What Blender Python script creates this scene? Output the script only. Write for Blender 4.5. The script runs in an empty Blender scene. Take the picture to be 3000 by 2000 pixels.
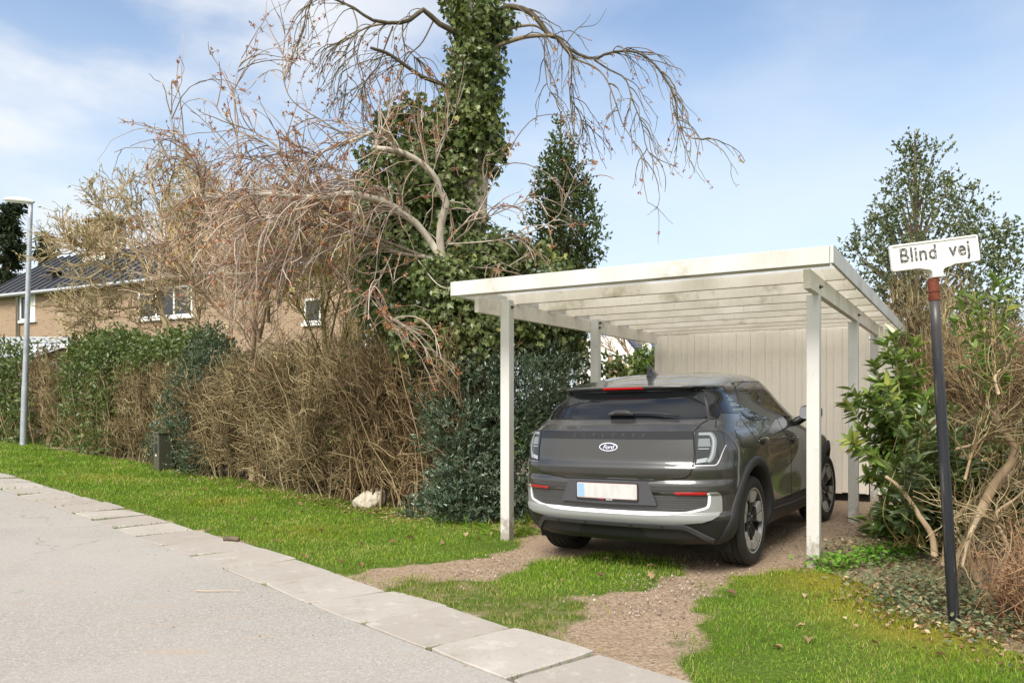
import bpy, bmesh, math, random
import numpy as np
from mathutils import Matrix, Vector
D2R = math.radians
scn = bpy.context.scene
COL = scn.collection
rng = np.random.default_rng(7)

# ------------------------------------------------------------------ camera, sky, sun, exposure
FX, HZ, EYE = 2350.0, 1207.0, 1.275           # focal length and horizon of a 3000 px wide picture, eye height
cam_d = bpy.data.cameras.new('camera'); cam = bpy.data.objects.new('camera', cam_d); COL.objects.link(cam)
cam.location = (0, 0, EYE); cam.rotation_euler = (D2R(90), 0, 0)
cam_d.sensor_width = 36.0; cam_d.lens = 36.0 * FX / 3000.0
cam_d.shift_y = (HZ - 1000.0) / 3000.0
cam_d.clip_start = 0.05; cam_d.clip_end = 3000
scn.camera = cam
SUN_EL, SUN_AZ = D2R(47), D2R(206)            # azimuth clockwise from +Y: behind the camera, to the left
w = bpy.data.worlds.new('World'); scn.world = w; w.use_nodes = True
nt = w.node_tree; nt.nodes.clear()
def N(t, **k):
    n = nt.nodes.new(t)
    for a, b in k.items(): setattr(n, a, b)
    return n
out = N('ShaderNodeOutputWorld'); bg = N('ShaderNodeBackground'); bg.inputs[1].default_value = 0.105
sky = N('ShaderNodeTexSky', sky_type='NISHITA', sun_disc=False)
sky.sun_elevation = SUN_EL; sky.sun_rotation = SUN_AZ; sky.altitude = 0; sky.air_density = 1.1; sky.dust_density = 0.9; sky.ozone_density = 2.6
tc = N('ShaderNodeTexCoord'); sep = N('ShaderNodeSeparateXYZ'); nt.links.new(tc.outputs['Generated'], sep.inputs[0])
mp = N('ShaderNodeMapping'); mp.inputs['Scale'].default_value = (1.5, 1.5, 3.4); mp.inputs['Rotation'].default_value = (0, D2R(-22), 0)
nt.links.new(tc.outputs['Generated'], mp.inputs[0])
no = N('ShaderNodeTexNoise'); no.inputs['Scale'].default_value = 1.7; no.inputs['Detail'].default_value = 7; no.inputs['Roughness'].default_value = .52
nt.links.new(mp.outputs[0], no.inputs['Vector'])
mr = N('ShaderNodeMapRange', interpolation_type='SMOOTHSTEP'); mr.inputs[1].default_value = .42; mr.inputs[2].default_value = .68
nt.links.new(no.outputs[0], mr.inputs[0])
mx = N('ShaderNodeMapRange', interpolation_type='SMOOTHSTEP'); mx.inputs[1].default_value = .25; mx.inputs[2].default_value = -.45; mx.inputs[3].default_value = .22
nt.links.new(sep.outputs[0], mx.inputs[0])
hz = N('ShaderNodeMapRange', interpolation_type='SMOOTHSTEP'); hz.inputs[1].default_value = .54; hz.inputs[2].default_value = .05; hz.inputs[4].default_value = .88
nt.links.new(sep.outputs[2], hz.inputs[0])
mu = N('ShaderNodeMath', operation='MULTIPLY'); nt.links.new(mr.outputs[0], mu.inputs[0]); nt.links.new(mx.outputs[0], mu.inputs[1])
bk = N('ShaderNodeMapRange', interpolation_type='SMOOTHSTEP'); bk.inputs[1].default_value = .15; bk.inputs[2].default_value = -.45; bk.inputs[3].default_value = .0; bk.inputs[4].default_value = .85   # unseen cloud bank added behind the camera as neutral fill light
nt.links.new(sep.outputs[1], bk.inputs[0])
prev = sky.outputs[0]
for fac_, col_ in ((hz.outputs[0], (4.25, 4.8, 5.3)), (mu.outputs[0], (5.2, 5.2, 5.2)), (bk.outputs[0], (7.4, 7.2, 6.8))):      # horizon haze, fair-weather cloud, added fill-light cloud bank behind us
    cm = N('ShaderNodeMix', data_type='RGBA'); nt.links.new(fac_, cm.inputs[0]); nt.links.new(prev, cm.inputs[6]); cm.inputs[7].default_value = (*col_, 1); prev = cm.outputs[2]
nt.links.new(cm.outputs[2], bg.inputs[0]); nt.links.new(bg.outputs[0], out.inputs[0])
sun_d = bpy.data.lights.new('sun', 'SUN'); sun_d.energy = 2.7; sun_d.angle = D2R(28); sun_d.color = (1, .955, .88)
sun = bpy.data.objects.new('sun', sun_d); COL.objects.link(sun)
sd = Vector((math.sin(SUN_AZ) * math.cos(SUN_EL), math.cos(SUN_AZ) * math.cos(SUN_EL), math.sin(SUN_EL)))
sun.rotation_euler = sd.to_track_quat('Z', 'Y').to_euler(); sun.location = (-6, -8, 12)
vs = scn.view_settings; vs.view_transform = 'Standard'; vs.look = 'None'; vs.gamma = 1; vs.exposure = 0.95
try: scn.display_settings.display_device = 'sRGB'
except Exception: pass
cy = scn.cycles
cy.max_bounces = 8; cy.diffuse_bounces = 4; cy.glossy_bounces = 4; cy.transmission_bounces = 4; cy.transparent_max_bounces = 6
cy.sample_clamp_indirect = 6; cy.use_denoising = True; cy.denoiser = 'OPENIMAGEDENOISE'; cy.denoising_input_passes = 'RGB_ALBEDO_NORMAL'; cy.denoising_prefilter = 'ACCURATE'

# ------------------------------------------------------------------ helpers
def tag(o, label=None, cat=None, group=None, kind=None):
    if label: o['label'] = label
    if cat: o['category'] = cat
    if group: o['group'] = group
    if kind: o['kind'] = kind
    return o
def thing(name, label, cat, loc=(0, 0, 0), rz=0, group=None):
    o = bpy.data.objects.new(name, None); COL.objects.link(o); o.location = loc; o.rotation_euler = (0, 0, rz)
    o.empty_display_size = .2
    return tag(o, label, cat, group)
class MB:
    """collects vertices and faces and links them as one mesh object"""
    def __init__(s): s.v = []; s.f = []; s.n = 0; s.a = []; s.m = []
    def add(s, V, F, rnd=None, mi=0):
        V = np.asarray(V, float).reshape(-1, 3); F = np.asarray(F, int)
        if len(V) == 0 or len(F) == 0: return s
        s.v.append(V); s.f.append(F + s.n); s.n += len(V)
        if rnd is None: rnd = rng.random(len(F))
        s.a.append(np.broadcast_to(np.asarray(rnd, float), (len(F),))); s.m.append(np.full(len(F), mi)); return s
    def box(s, x0, x1, y0, y1, z0, z1, M=None, mi=0, bev=0):
        V = np.array([[x, y, z] for x in (x0, x1) for y in (y0, y1) for z in (z0, z1)], float)
        if M is not None: V = V @ np.array(M)[:3, :3].T + np.array(M)[:3, 3]
        return s.add(V, [[0, 1, 3, 2], [4, 6, 7, 5], [0, 4, 5, 1], [2, 3, 7, 6], [0, 2, 6, 4], [1, 5, 7, 3]], rng.random(), mi)
    def tubes(s, P, R, sides=3, rnd=None, mi=0):
        """P (M,K,3) centre lines, R (M,K) radii"""
        P = np.asarray(P, float); R = np.asarray(R, float); M_, K = P.shape[:2]
        if M_ == 0: return s
        T = np.gradient(P, axis=1); T /= np.linalg.norm(T, axis=2, keepdims=True) + 1e-9
        ref = np.where(np.abs(T[:, :1, 2:3]) > .8, np.array([1., .13, 0]), np.array([.05, .1, 1.])); ref = np.broadcast_to(ref, T.shape)
        A = np.cross(T, ref); A /= np.linalg.norm(A, axis=2, keepdims=True) + 1e-9; B = np.cross(T, A)
        th = np.arange(sides) * 2 * np.pi / sides
        V = P[:, :, None] + R[:, :, None, None] * (A[:, :, None] * np.cos(th)[:, None] + B[:, :, None] * np.sin(th)[:, None])
        i = np.arange(M_)[:, None, None]; k = np.arange(K - 1)[None, :, None]; q = np.arange(sides)[None, None, :]; q2 = (q + 1) % sides
        b = i * K * sides
        F = np.stack([b + k * sides + q, b + k * sides + q2, b + (k + 1) * sides + q2, b + (k + 1) * sides + q], -1).reshape(-1, 4)
        if rnd is None: rnd = rng.random(M_)
        return s.add(V.reshape(-1, 3), F, np.repeat(np.broadcast_to(rnd, (M_,)), (K - 1) * sides), mi)
    def tube(s, pts, rad, sides=10, mi=0, cap=True):
        pts = np.asarray(pts, float); rad = np.broadcast_to(np.asarray(rad, float), (len(pts),)); n0 = s.n
        s.tubes(pts[None], rad[None], sides, rng.random(1), mi)
        if cap:
            for k in (0, len(pts) - 1):
                s.v.append(pts[k][None]); s.f.append(np.array([[n0 + k * sides + a, n0 + k * sides + (a + 1) % sides, s.n] for a in range(sides)]))
                s.n += 1; s.a.append(np.full(sides, .5)); s.m.append(np.full(sides, mi))
        return s
    def build(s, name, mats, parent=None, smooth=False, sharp=None):
        me = bpy.data.meshes.new(name)
        if s.n:
            V = np.concatenate(s.v)
            me.vertices.add(len(V)); me.vertices.foreach_set('co', V.ravel().astype(np.float32))
            cnt = np.concatenate([np.full(len(f), f.shape[1]) for f in s.f]); idx = np.concatenate([f.ravel() for f in s.f])
            me.loops.add(len(idx)); me.loops.foreach_set('vertex_index', idx.astype(np.int32))
            me.polygons.add(len(cnt)); st = np.concatenate([[0], np.cumsum(cnt)[:-1]]); me.polygons.foreach_set('loop_start', st.astype(np.int32))
            me.polygons.foreach_set('material_index', np.concatenate(s.m).astype(np.int32))
            me.polygons.foreach_set('use_smooth', np.full(len(cnt), bool(smooth)))
            at = me.attributes.new('rnd', 'FLOAT', 'FACE'); at.data.foreach_set('value', np.concatenate(s.a).astype(np.float32))
            me.update(calc_edges=True)
            if sharp: me.set_sharp_from_angle(angle=D2R(sharp))
        for m in (mats if isinstance(mats, (list, tuple)) else [mats]): me.materials.append(m)
        o = bpy.data.objects.new(name, me); COL.objects.link(o)
        if parent is not None: o.parent = parent
        return o
def pt(u, v, Y): return np.array([(u - 1500) / FX * Y, Y, EYE + (HZ - v) / FX * Y])
def nrm(a): return a / (np.linalg.norm(a, axis=-1, keepdims=True) + 1e-9)
def rdir(n, r=None): return nrm((r or rng).normal(size=(n, 3)))
def bezsmooth(pts, n):
    """Catmull-Rom through pts, n samples"""
    p = np.asarray(pts, float); k = len(p); p = np.vstack([2 * p[0] - p[1], p, 2 * p[-1] - p[-2]])
    t = np.linspace(0, k - 1 - 1e-6, n); i = t.astype(int); f = (t - i)[:, None]
    a, b, c, d = p[i], p[i + 1], p[i + 2], p[i + 3]
    return .5 * (2 * b + (c - a) * f + (2 * a - 5 * b + 4 * c - d) * f ** 2 + (3 * b - a - 3 * c + d) * f ** 3)
def pip(P, poly):
    x, y = P[:, 0], P[:, 1]; ins = np.zeros(len(P), bool); q = np.asarray(poly); j = len(q) - 1
    for i in range(len(q)):
        xi, yi = q[i]; xj, yj = q[j]
        c = ((yi > y) != (yj > y)) & (x < (xj - xi) * (y - yi) / (yj - yi + 1e-12) + xi); ins ^= c; j = i
    return ins
def vnoise(x, y, s, seed=0):
    """smooth value noise on arrays"""
    x = x / s + 100.3 + seed * 7.7; y = y / s + 57.1 + seed * 3.3; xi = np.floor(x).astype(int); yi = np.floor(y).astype(int); fx = x - xi; fy = y - yi
    h = lambda a, b: (np.sin(a * 127.1 + b * 311.7 + seed * 17.3) * 43758.5453) % 1.0
    fx = fx * fx * (3 - 2 * fx); fy = fy * fy * (3 - 2 * fy)
    return (h(xi, yi) * (1 - fx) + h(xi + 1, yi) * fx) * (1 - fy) + (h(xi, yi + 1) * (1 - fx) + h(xi + 1, yi + 1) * fx) * fy
sstep = lambda a, b, x: (lambda t: t * t * (3 - 2 * t))(np.clip((x - a) / (b - a), 0, 1))

# ------------------------------------------------------------------ materials
def mat(name, col, rough=.6, spec=.5, metal=0., coat=0., build=None):
    m = bpy.data.materials.new(name); m.use_nodes = True; b = m.node_tree.nodes['Principled BSDF']
    b.inputs['Base Color'].default_value = (*col, 1); b.inputs['Roughness'].default_value = rough; b.inputs['Metallic'].default_value = metal
    b.inputs['Specular IOR Level'].default_value = spec; b.inputs['Coat Weight'].default_value = coat; b.inputs['Coat Roughness'].default_value = .03
    if build: build(m.node_tree, b)
    return m
def nd(t, typ, ins=None, **k):
    n = t.nodes.new(typ)
    for a, b in k.items(): setattr(n, a, b)
    for a, b in (ins or {}).items():
        if isinstance(b, bpy.types.NodeSocket): t.links.new(b, n.inputs[a])
        else: n.inputs[a].default_value = b
    return n
def ramp(t, fac, stops):
    r = t.nodes.new('ShaderNodeValToRGB'); t.links.new(fac, r.inputs[0]); e = r.color_ramp.elements
    while len(e) < len(stops): e.new(.5)
    for i, (p, c) in enumerate(stops): e[i].position = p; e[i].color = (*c, 1)
    return r.outputs[0]
def noise(t, scale, detail=4, rough=.55, vec=None, coord='Object', stretch=None):
    if vec is None: vec = nd(t, 'ShaderNodeTexCoord').outputs[coord]
    if stretch: vec = nd(t, 'ShaderNodeMapping', {0: vec, 'Scale': stretch}).outputs[0]
    return nd(t, 'ShaderNodeTexNoise', {'Vector': vec, 'Scale': scale, 'Detail': detail, 'Roughness': rough}).outputs[0]
def mixc(t, fac, a, b, mode='MIX'):
    n = t.nodes.new('ShaderNodeMix'); n.data_type = 'RGBA'; n.blend_type = mode
    for i, x in ((0, fac), (6, a), (7, b)):
        if isinstance(x, bpy.types.NodeSocket): t.links.new(x, n.inputs[i])
        else: n.inputs[i].default_value = x if i == 0 else (*x, 1)
    return n.outputs[2]
def mrange(t, v, a, b, c=0., d=1.): return nd(t, 'ShaderNodeMapRange', {0: v, 1: a, 2: b, 3: c, 4: d}).outputs[0]
def bump(t, b, h, strength=.3, dist=.01):
    n = nd(t, 'ShaderNodeBump', {'Height': h, 'Strength': strength, 'Distance': dist}); t.links.new(n.outputs[0], b.inputs['Normal'])
def attr(t, name='rnd'): return nd(t, 'ShaderNodeAttribute', attribute_name=name).outputs['Fac']
def leafmat(name, stops, rough=.42, trans=.25, spec=.45, clump=1.3):
    def bld(t, b):
        f = nd(t, 'ShaderNodeMath', {0: mrange(t, noise(t, clump, 2), .3, .7, -.22, .22), 1: attr(t)}, operation='ADD').outputs[0]
        c = ramp(t, f, stops); t.links.new(c, b.inputs['Base Color'])
        if trans:
            tr = nd(t, 'ShaderNodeBsdfTranslucent', {0: mixc(t, .5, c, (.30, .38, .05))}); ms = nd(t, 'ShaderNodeMixShader', {0: trans})
            t.links.new(b.outputs[0], ms.inputs[1]); t.links.new(tr.outputs[0], ms.inputs[2]); t.links.new(ms.outputs[0], t.nodes['Material Output'].inputs[0])
    return mat(name, (.1, .1, .1), rough, spec, build=bld)
def barkmat(name, stops, rough=.85, sc=14, st=(1, 1, .35)):
    def bld(t, b):
        n = noise(t, sc, 5, .6, stretch=st)
        f = nd(t, 'ShaderNodeMath', {0: mrange(t, n, .25, .75, -.35, .35), 1: attr(t)}, operation='ADD').outputs[0]
        t.links.new(ramp(t, f, stops), b.inputs['Base Color']); bump(t, b, n, .5, .01)
    return mat(name, (.2, .15, .1), rough, .25, build=bld)
M = {}
M['ivy_leaf'] = leafmat('ivy_leaf', [(0, (.030, .048, .016)), (.5, (.095, .13, .040)), (.84, (.19, .22, .08)), (1, (.40, .38, .13))], .33, .2)
M['holly_leaf'] = leafmat('holly_leaf', [(0, (.034, .060, .034)), (.5, (.072, .11, .066)), (1, (.17, .21, .145))], .25, .15)
M['holly_green'] = leafmat('holly_green', [(0, (.030, .055, .018)), (.6, (.070, .105, .032)), (1, (.16, .19, .07))], .3, .2)
M['privet_leaf'] = leafmat('privet_leaf', [(0, (.045, .075, .024)), (.6, (.10, .145, .045)), (1, (.20, .23, .08))], .4, .25)
M['laurel_leaf'] = leafmat('laurel_leaf', [(0, (.045, .09, .016)), (.5, (.12, .20, .04)), (.85, (.25, .34, .075)), (1, (.44, .44, .10))], .24, .25, .6)
M['conifer_leaf'] = leafmat('conifer_leaf', [(0, (.012, .022, .012)), (.6, (.028, .042, .02)), (1, (.06, .08, .035))], .6, .05, .2)
M['fresh_leaf'] = leafmat('fresh_leaf', [(0, (.07, .19, .015)), (1, (.22, .42, .05))], .45, .35)
M['dull_leaf'] = leafmat('dull_leaf', [(0, (.05, .072, .032)), (1, (.19, .21, .10))], .45, .15)
M['dead_leaf'] = leafmat('dead_leaf', [(0, (.085, .045, .022)), (.45, (.21, .115, .055)), (.8, (.36, .25, .13)), (1, (.52, .42, .26))], .7, .15, .3)
M['yellow_bud'] = leafmat('yellow_bud', [(0, (.20, .19, .04)), (1, (.45, .40, .09))], .5, .3)
M['red_bud'] = leafmat('red_bud', [(0, (.26, .085, .05)), (.5, (.46, .18, .10)), (.85, (.50, .28, .14)), (1, (.50, .44, .18))], .45, .15)
M['pale_bud'] = leafmat('pale_bud', [(0, (.28, .24, .10)), (.7, (.45, .38, .20)), (1, (.80, .72, .62))], .5, .3)
M['grey_bark'] = barkmat('grey_bark', [(0, (.10, .08, .058)), (.5, (.25, .205, .155)), (1, (.46, .41, .34))])
M['cherry_twig'] = barkmat('cherry_twig', [(0, (.14, .09, .066)), (.5, (.31, .225, .175)), (1, (.52, .44, .37))], sc=3, st=(1, 1, 1))
M['twig_mag'] = barkmat('twig_mag', [(0, (.17, .125, .065)), (.5, (.33, .25, .14)), (1, (.52, .42, .26))], sc=3, st=(1, 1, 1))
M['dark_bark'] = barkmat('dark_bark', [(0, (.07, .055, .036)), (.5, (.15, .12, .08)), (1, (.22, .18, .12))])
M['twig_tan'] = barkmat('twig_tan', [(0, (.055, .036, .018)), (.3, (.15, .105, .05)), (.5, (.23, .155, .072)), (.72, (.23, .20, .11)), (1, (.47, .37, .21))], sc=1.2, st=(1, 1, 1))
M['twig_pink'] = barkmat('twig_pink', [(0, (.22, .145, .09)), (.5, (.43, .31, .21)), (1, (.62, .50, .38))], sc=3, st=(1, 1, 1))
M['twig_green'] = barkmat('twig_green', [(0, (.12, .10, .04)), (.5, (.27, .22, .08)), (1, (.42, .36, .15))], sc=3, st=(1, 1, 1))
M['twig_brown'] = barkmat('twig_brown', [(0, (.06, .038, .018)), (.35, (.15, .098, .048)), (.6, (.24, .165, .085)), (1, (.46, .35, .20))], sc=1.2, st=(1, 1, 1))
M['twig_rust'] = barkmat('twig_rust', [(0, (.13, .06, .03)), (.5, (.26, .145, .075)), (1, (.42, .28, .16))], sc=3, st=(1, 1, 1))
M['smooth_bark'] = barkmat('smooth_bark', [(0, (.20, .14, .085)), (.5, (.40, .29, .185)), (1, (.56, .44, .30))], sc=9)
M['grass_blade'] = leafmat('grass_blade', [(0, (.075, .165, .010)), (.45, (.165, .305, .020)), (.80, (.29, .40, .04)), (1, (.50, .44, .16))], .5, .35, .3, clump=1.1)
M['moss_blade'] = leafmat('moss_blade', [(0, (.15, .17, .012)), (.6, (.30, .29, .03)), (1, (.45, .38, .10))], .6, .3, .2, clump=1.1)
M['dry_blade'] = leafmat('dry_blade', [(0, (.15, .15, .03)), (.5, (.28, .26, .08)), (1, (.44, .36, .18))], .6, .3, .2)

def b_paintwood(base, dirt, algae, amount, foot=False):
    def bld(t, b):
        g = nd(t, 'ShaderNodeNewGeometry').outputs['Position']
        st = noise(t, 2.2, 6, .62, stretch=(1, 1, .35)); fine = noise(t, 46, 4, .6, stretch=(1, 1, .12)); bl = noise(t, 1.6, 6, .72)
        c = mixc(t, mrange(t, st, .42, .75, 0, .55 * amount + .12), base, dirt)
        c = mixc(t, mrange(t, bl, .56, .72, 0, .8 * amount), c, algae); spot = noise(t, 9, 6, .75, stretch=(.6, .6, 1)); c = mixc(t, mrange(t, spot, .60, .70, 0, .5 * amount), c, (.33, .31, .25))
        c = mixc(t, mrange(t, fine, .60, .74, 0, .38), c, (.34, .31, .25))
        if foot:                                     # mud splashed up the feet of the posts
            z = nd(t, 'ShaderNodeSeparateXYZ', {0: g}).outputs[2]; sp2 = nd(t, 'ShaderNodeMath', {0: mrange(t, z, .05, .42, 1.0, -.15), 1: mrange(t, noise(t, 13, 6, .75), .35, .65, -.55, .45)}, operation='ADD').outputs[0]
            c = mixc(t, mrange(t, sp2, .3, .8, 0, .75), c, (.25, .21, .15))
        t.links.new(c, b.inputs['Base Color']); bump(t, b, fine, .35, .004)
    return bld
M['white_wood'] = mat('white_wood', (.7, .7, .65), .55, .35, build=b_paintwood((.58, .572, .548), (.39, .365, .31), (.31, .285, .21), .9))
M['post_wood'] = mat('post_wood', (.7, .7, .65), .55, .35, build=b_paintwood((.58, .572, .548), (.41, .385, .33), (.40, .38, .25), .7, True))
M['rafter_wood'] = mat('rafter_wood', (.7, .66, .58), .6, .3, build=b_paintwood((.78, .73, .65), (.50, .45, .36), (.25, .215, .10), .95))
M['shed_wood'] = mat('shed_wood', (.6, .55, .48), .6, .3, build=b_paintwood((.88, .82, .73), (.76, .70, .61), (.58, .52, .40), .25))
M['roof_felt'] = mat('roof_felt', (.05, .05, .05), .9)
def b_sheet(t, b):                                   # milky plastic roof sheets that let daylight through
    n = noise(t, 3, 5, .6); c = mixc(t, mrange(t, n, .4, .75), (.80, .80, .78), (.50, .49, .42)); tr = nd(t, 'ShaderNodeBsdfTranslucent', {0: c}); tp = nd(t, 'ShaderNodeBsdfTransparent', {0: c}); m1 = nd(t, 'ShaderNodeMixShader', {0: .30}); m2 = nd(t, 'ShaderNodeMixShader', {0: .12})
    t.links.new(tr.outputs[0], m1.inputs[1]); t.links.new(tp.outputs[0], m1.inputs[2]); t.links.new(m1.outputs[0], m2.inputs[1]); t.links.new(b.outputs[0], m2.inputs[2]); t.links.new(m2.outputs[0], t.nodes['Material Output'].inputs[0])
M['roof_sheet'] = mat('roof_sheet', (.7, .7, .7), .3, build=b_sheet)
M['iron'] = mat('iron', (.03, .03, .03), .5)
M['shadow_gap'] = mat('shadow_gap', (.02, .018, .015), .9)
# ------------------------------------------------------------------ terrain
CO = np.array([2.391, 6.517]); CU = np.array([.8686, -.4955]); CV = np.array([.4955, .8686])   # carport corner and its axes
CAR_T = np.array([.7569, 6.3487]); CAR_YAW = .5775
def gz(x, y):
    x = np.asarray(x, float); y = np.asarray(y, float)
    t = np.maximum(0, (x + 1.85) * -.745 + (y - 10.3) * .667); z = .034 * (np.sqrt(t * t + 1) - 1)
    s, c = math.sin(CAR_YAW), math.cos(CAR_YAW)
    yc = (x - CAR_T[0]) * s + (y - CAR_T[1]) * c; xc = (x - CAR_T[0]) * c - (y - CAR_T[1]) * s
    m = sstep(-4.5, -2.2, xc) * (1 - sstep(2.4, 5, xc))
    return z + m * .0178 * np.clip(yc, 0, 5) + .0087 * m * np.clip(xc, -1.2, 1.2) * sstep(-.8, .4, yc)
def gp(u, v, dz=0.):
    Y = 8.
    for _ in range(60):
        z = float(gz((u - 1500) / FX * Y, Y)) + dz; Y = .5 * Y + .5 * min(90, (EYE - z) * FX / (v - HZ))
    return np.array([(u - 1500) / FX * Y, Y])
def g3(p, dz=0.): return np.array([p[0], p[1], float(gz(p[0], p[1])) + dz])
# joints of the kerb slabs: road end, lawn end
JT = [((1491, 1999), (1746, 1914)), ((1255, 1909), (1496, 1834)), ((1052, 1834), (1269, 1780)), ((899, 1772), (1113, 1729)), ((781, 1716), (931, 1685)),
      ((650, 1671), (823, 1644)), ((560, 1632), (721, 1611)), ((478, 1598), (619, 1579)), ((390, 1571), (523, 1554)), ((333, 1547), (440, 1530)),
      ((274, 1526), (376, 1509)), ((210, 1504), (312, 1486)), ((164, 1489), (263, 1473)), ((113, 1471), (214, 1445)), ((50, 1453), (153, 1433)), ((0, 1435), (102, 1417))]
JR = np.array([gp(*a) for a, b in JT]); JG = np.array([gp(*b) for a, b in JT])
for A in (0, 1):                                     # the road edge runs on at both ends
    pass
kd = nrm(JR[0] - JR[3]); KR = list(JR)
k_near = [JR[0] + kd * .63 * i for i in range(1, 9)]; kf = nrm(JR[-1] - JR[-6])
k_far = [JR[-1] + kf * .75 * i for i in range(1, 40)]
ROADE = np.array(k_near[::-1] + KR + k_far)          # whole road edge from near right to far left
kn = np.array([[a[1], -a[0]] for a in np.gradient(ROADE, axis=0)]); kn = nrm(kn)      # to one side
if kn[8] @ (JG[0] - JR[0]) < 0: kn = -kn
WS = [np.linalg.norm(JG[i] - JR[i]) for i in range(5)]; SLABW = float(np.median(WS)) + .03
for _ in range(3): ROADE[1:-1] = .25 * ROADE[:-2] + .5 * ROADE[1:-1] + .25 * ROADE[2:]
LAWNE = ROADE + kn * SLABW                            # lawn side of the slabs
def road_side(P):
    """signed distance past the lawn side of the slabs (negative on road and slabs)"""
    P = np.asarray(P); best = np.full(len(P), 1e9); sg = np.ones(len(P))
    for i in range(len(LAWNE) - 1):
        a, b = LAWNE[i], LAWNE[i + 1]; ab = b - a; t = np.clip(((P - a) @ ab) / (ab @ ab), 0, 1); d = P - (a + t[:, None] * ab)
        dd = np.hypot(d[:, 0], d[:, 1]); s = np.sign(d @ kn[i]); m = dd < best; best[m] = dd[m]; sg[m] = s[m]
    return best * sg
# lawn outlines (seen corners brought onto the ground)
def poly(px): return np.array([gp(*p) for p in px])
LAWN_L = np.vstack([poly([(1480, 1560), (1530, 1600), (1490, 1622), (1330, 1640), (1180, 1655), (1060, 1672), (955, 1690)]), LAWNE[10:54], poly([(0, 1302)]) + [-3, 2],
                    poly([(0, 1293), (478, 1366), (700, 1403), (1000, 1464), (1200, 1498), (1390, 1528)])])
LAWN_R = np.vstack([poly([(2358, 1668), (2167, 1686), (2116, 1710), (2040, 1768), (2022, 1850), (2018, 1910), (2052, 1985)]), LAWNE[7:0:-1][::-1][::-1],
                    [LAWNE[0] + kn[0] * 3.0], poly([(3000, 1905), (2790, 1828), (2600, 1745), (2480, 1690)])])
ISLE = poly([(1420, 1712), (1520, 1668), (1600, 1638), (1800, 1618), (1980, 1640), (1995, 1660), (1975, 1690), (1905, 1712), (1800, 1738), (1640, 1752), (1470, 1760), (1400, 1740)])
SPARSE = np.vstack([poly([(1180, 1690), (1420, 1705), (1480, 1755), (1700, 1752), (1760, 1790), (1640, 1850), (1800, 1935), (1746, 1925)]), poly([(1496, 1840), (1269, 1788), (1113, 1733)])])
def lawn_amount(P, j=.10):
    """0 bare soil .. 1 lawn"""
    n1 = vnoise(P[:, 0], P[:, 1], .22, 1) - .5; n2 = vnoise(P[:, 0], P[:, 1], .22, 2) - .5
    Q = P + j * 2.2 * np.stack([n1, n2], 1); a = np.zeros(len(P)); acc = 0
    for dx, dy in ((0, 0), (.05, .03), (-.05, .02), (.02, -.06), (-.02, .06), (.09, -.02), (-.08, -.04)):
        q = Q + [dx, dy]; L = pip(q, LAWN_L) | pip(q, LAWN_R) | pip(q, ISLE); S = pip(q, SPARSE)
        a += np.where(L, 1., np.where(S, .60, 0)); acc += 1
    return a / acc
def moss_amount(P):
    c = poly([(2460, 1712), (2600, 1790), (2750, 1870), (2080, 1690)]); r = [.5, .45, .42, .2]; m = np.zeros(len(P))
    for q, s in zip(c, r): m = np.maximum(m, np.exp(-((P - q) ** 2).sum(1) / s ** 2))
    c = poly([(650, 1470), (900, 1560), (1010, 1450), (300, 1400)])
    for q in c: m = np.maximum(m, .45 * np.exp(-((P - q) ** 2).sum(1) / .5 ** 2))
    return m * (.6 + .8 * vnoise(P[:, 0], P[:, 1], .3, 5))
def axis(a, b, fine, lo, hi):
    g = list(np.arange(lo, hi, fine)); s = fine
    x = hi
    while x < b: g.append(x); s *= 1.22; x += s
    s = fine; x = lo; h = []
    while x > a: s *= 1.22; x -= s; h.append(x)
    return np.array(h[::-1] + g)
gx = axis(-900, 900, .07, -8.5, 6); gy = axis(-900, 900, .07, 2.2, 16.5)
GX, GY = np.meshgrid(gx, gy); P2 = np.stack([GX.ravel(), GY.ravel()], 1)
near = (np.abs(P2[:, 0]) < 30) & (P2[:, 1] > -14) & (P2[:, 1] < 42); rs = np.full(len(P2), 9.); rs[near] = road_side(P2[near])
la = np.zeros(len(P2)); fine = (P2[:, 0] > -12) & (P2[:, 0] < 6.5) & (P2[:, 1] > 2) & (P2[:, 1] < 20); la[fine] = lawn_amount(P2[fine]); la[~fine] = .8
ms = np.zeros(len(P2)); ms[fine] = moss_amount(P2[fine])
far = np.hypot(P2[:, 0], P2[:, 1] - 10) > 60
Z = gz(P2[:, 0], P2[:, 1]); Z = np.where(far, np.minimum(Z, 1.2), Z)
Z = Z + np.where(fine, .022 * (vnoise(P2[:, 0], P2[:, 1], .5, 3) - .5) + .012 * (vnoise(P2[:, 0], P2[:, 1], .16, 4) - .5) + .016 * la - .01, 0)
cl = np.stack([(P2 - CAR_T) @ [math.cos(CAR_YAW), -math.sin(CAR_YAW)], (P2 - CAR_T) @ [math.sin(CAR_YAW), math.cos(CAR_YAW)]], 1)
for (x, y) in ((.80, .85), (-.80, .85), (.80, 3.617), (-.80, 3.617)):        # the tyres stand on level patches
    d = np.hypot(cl[:, 0] - x, cl[:, 1] - y); k = 1 - sstep(.2, .5, d); Z = Z * (1 - k) + k * (.005 + .0178 * cl[:, 1] + .0087 * cl[:, 0] - .006)
Z = np.where(rs < .02, Z - .022, Z)
nx, ny = len(gx), len(gy); q = (np.arange(ny - 1)[:, None] * nx + np.arange(nx - 1)[None]).ravel()
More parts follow.
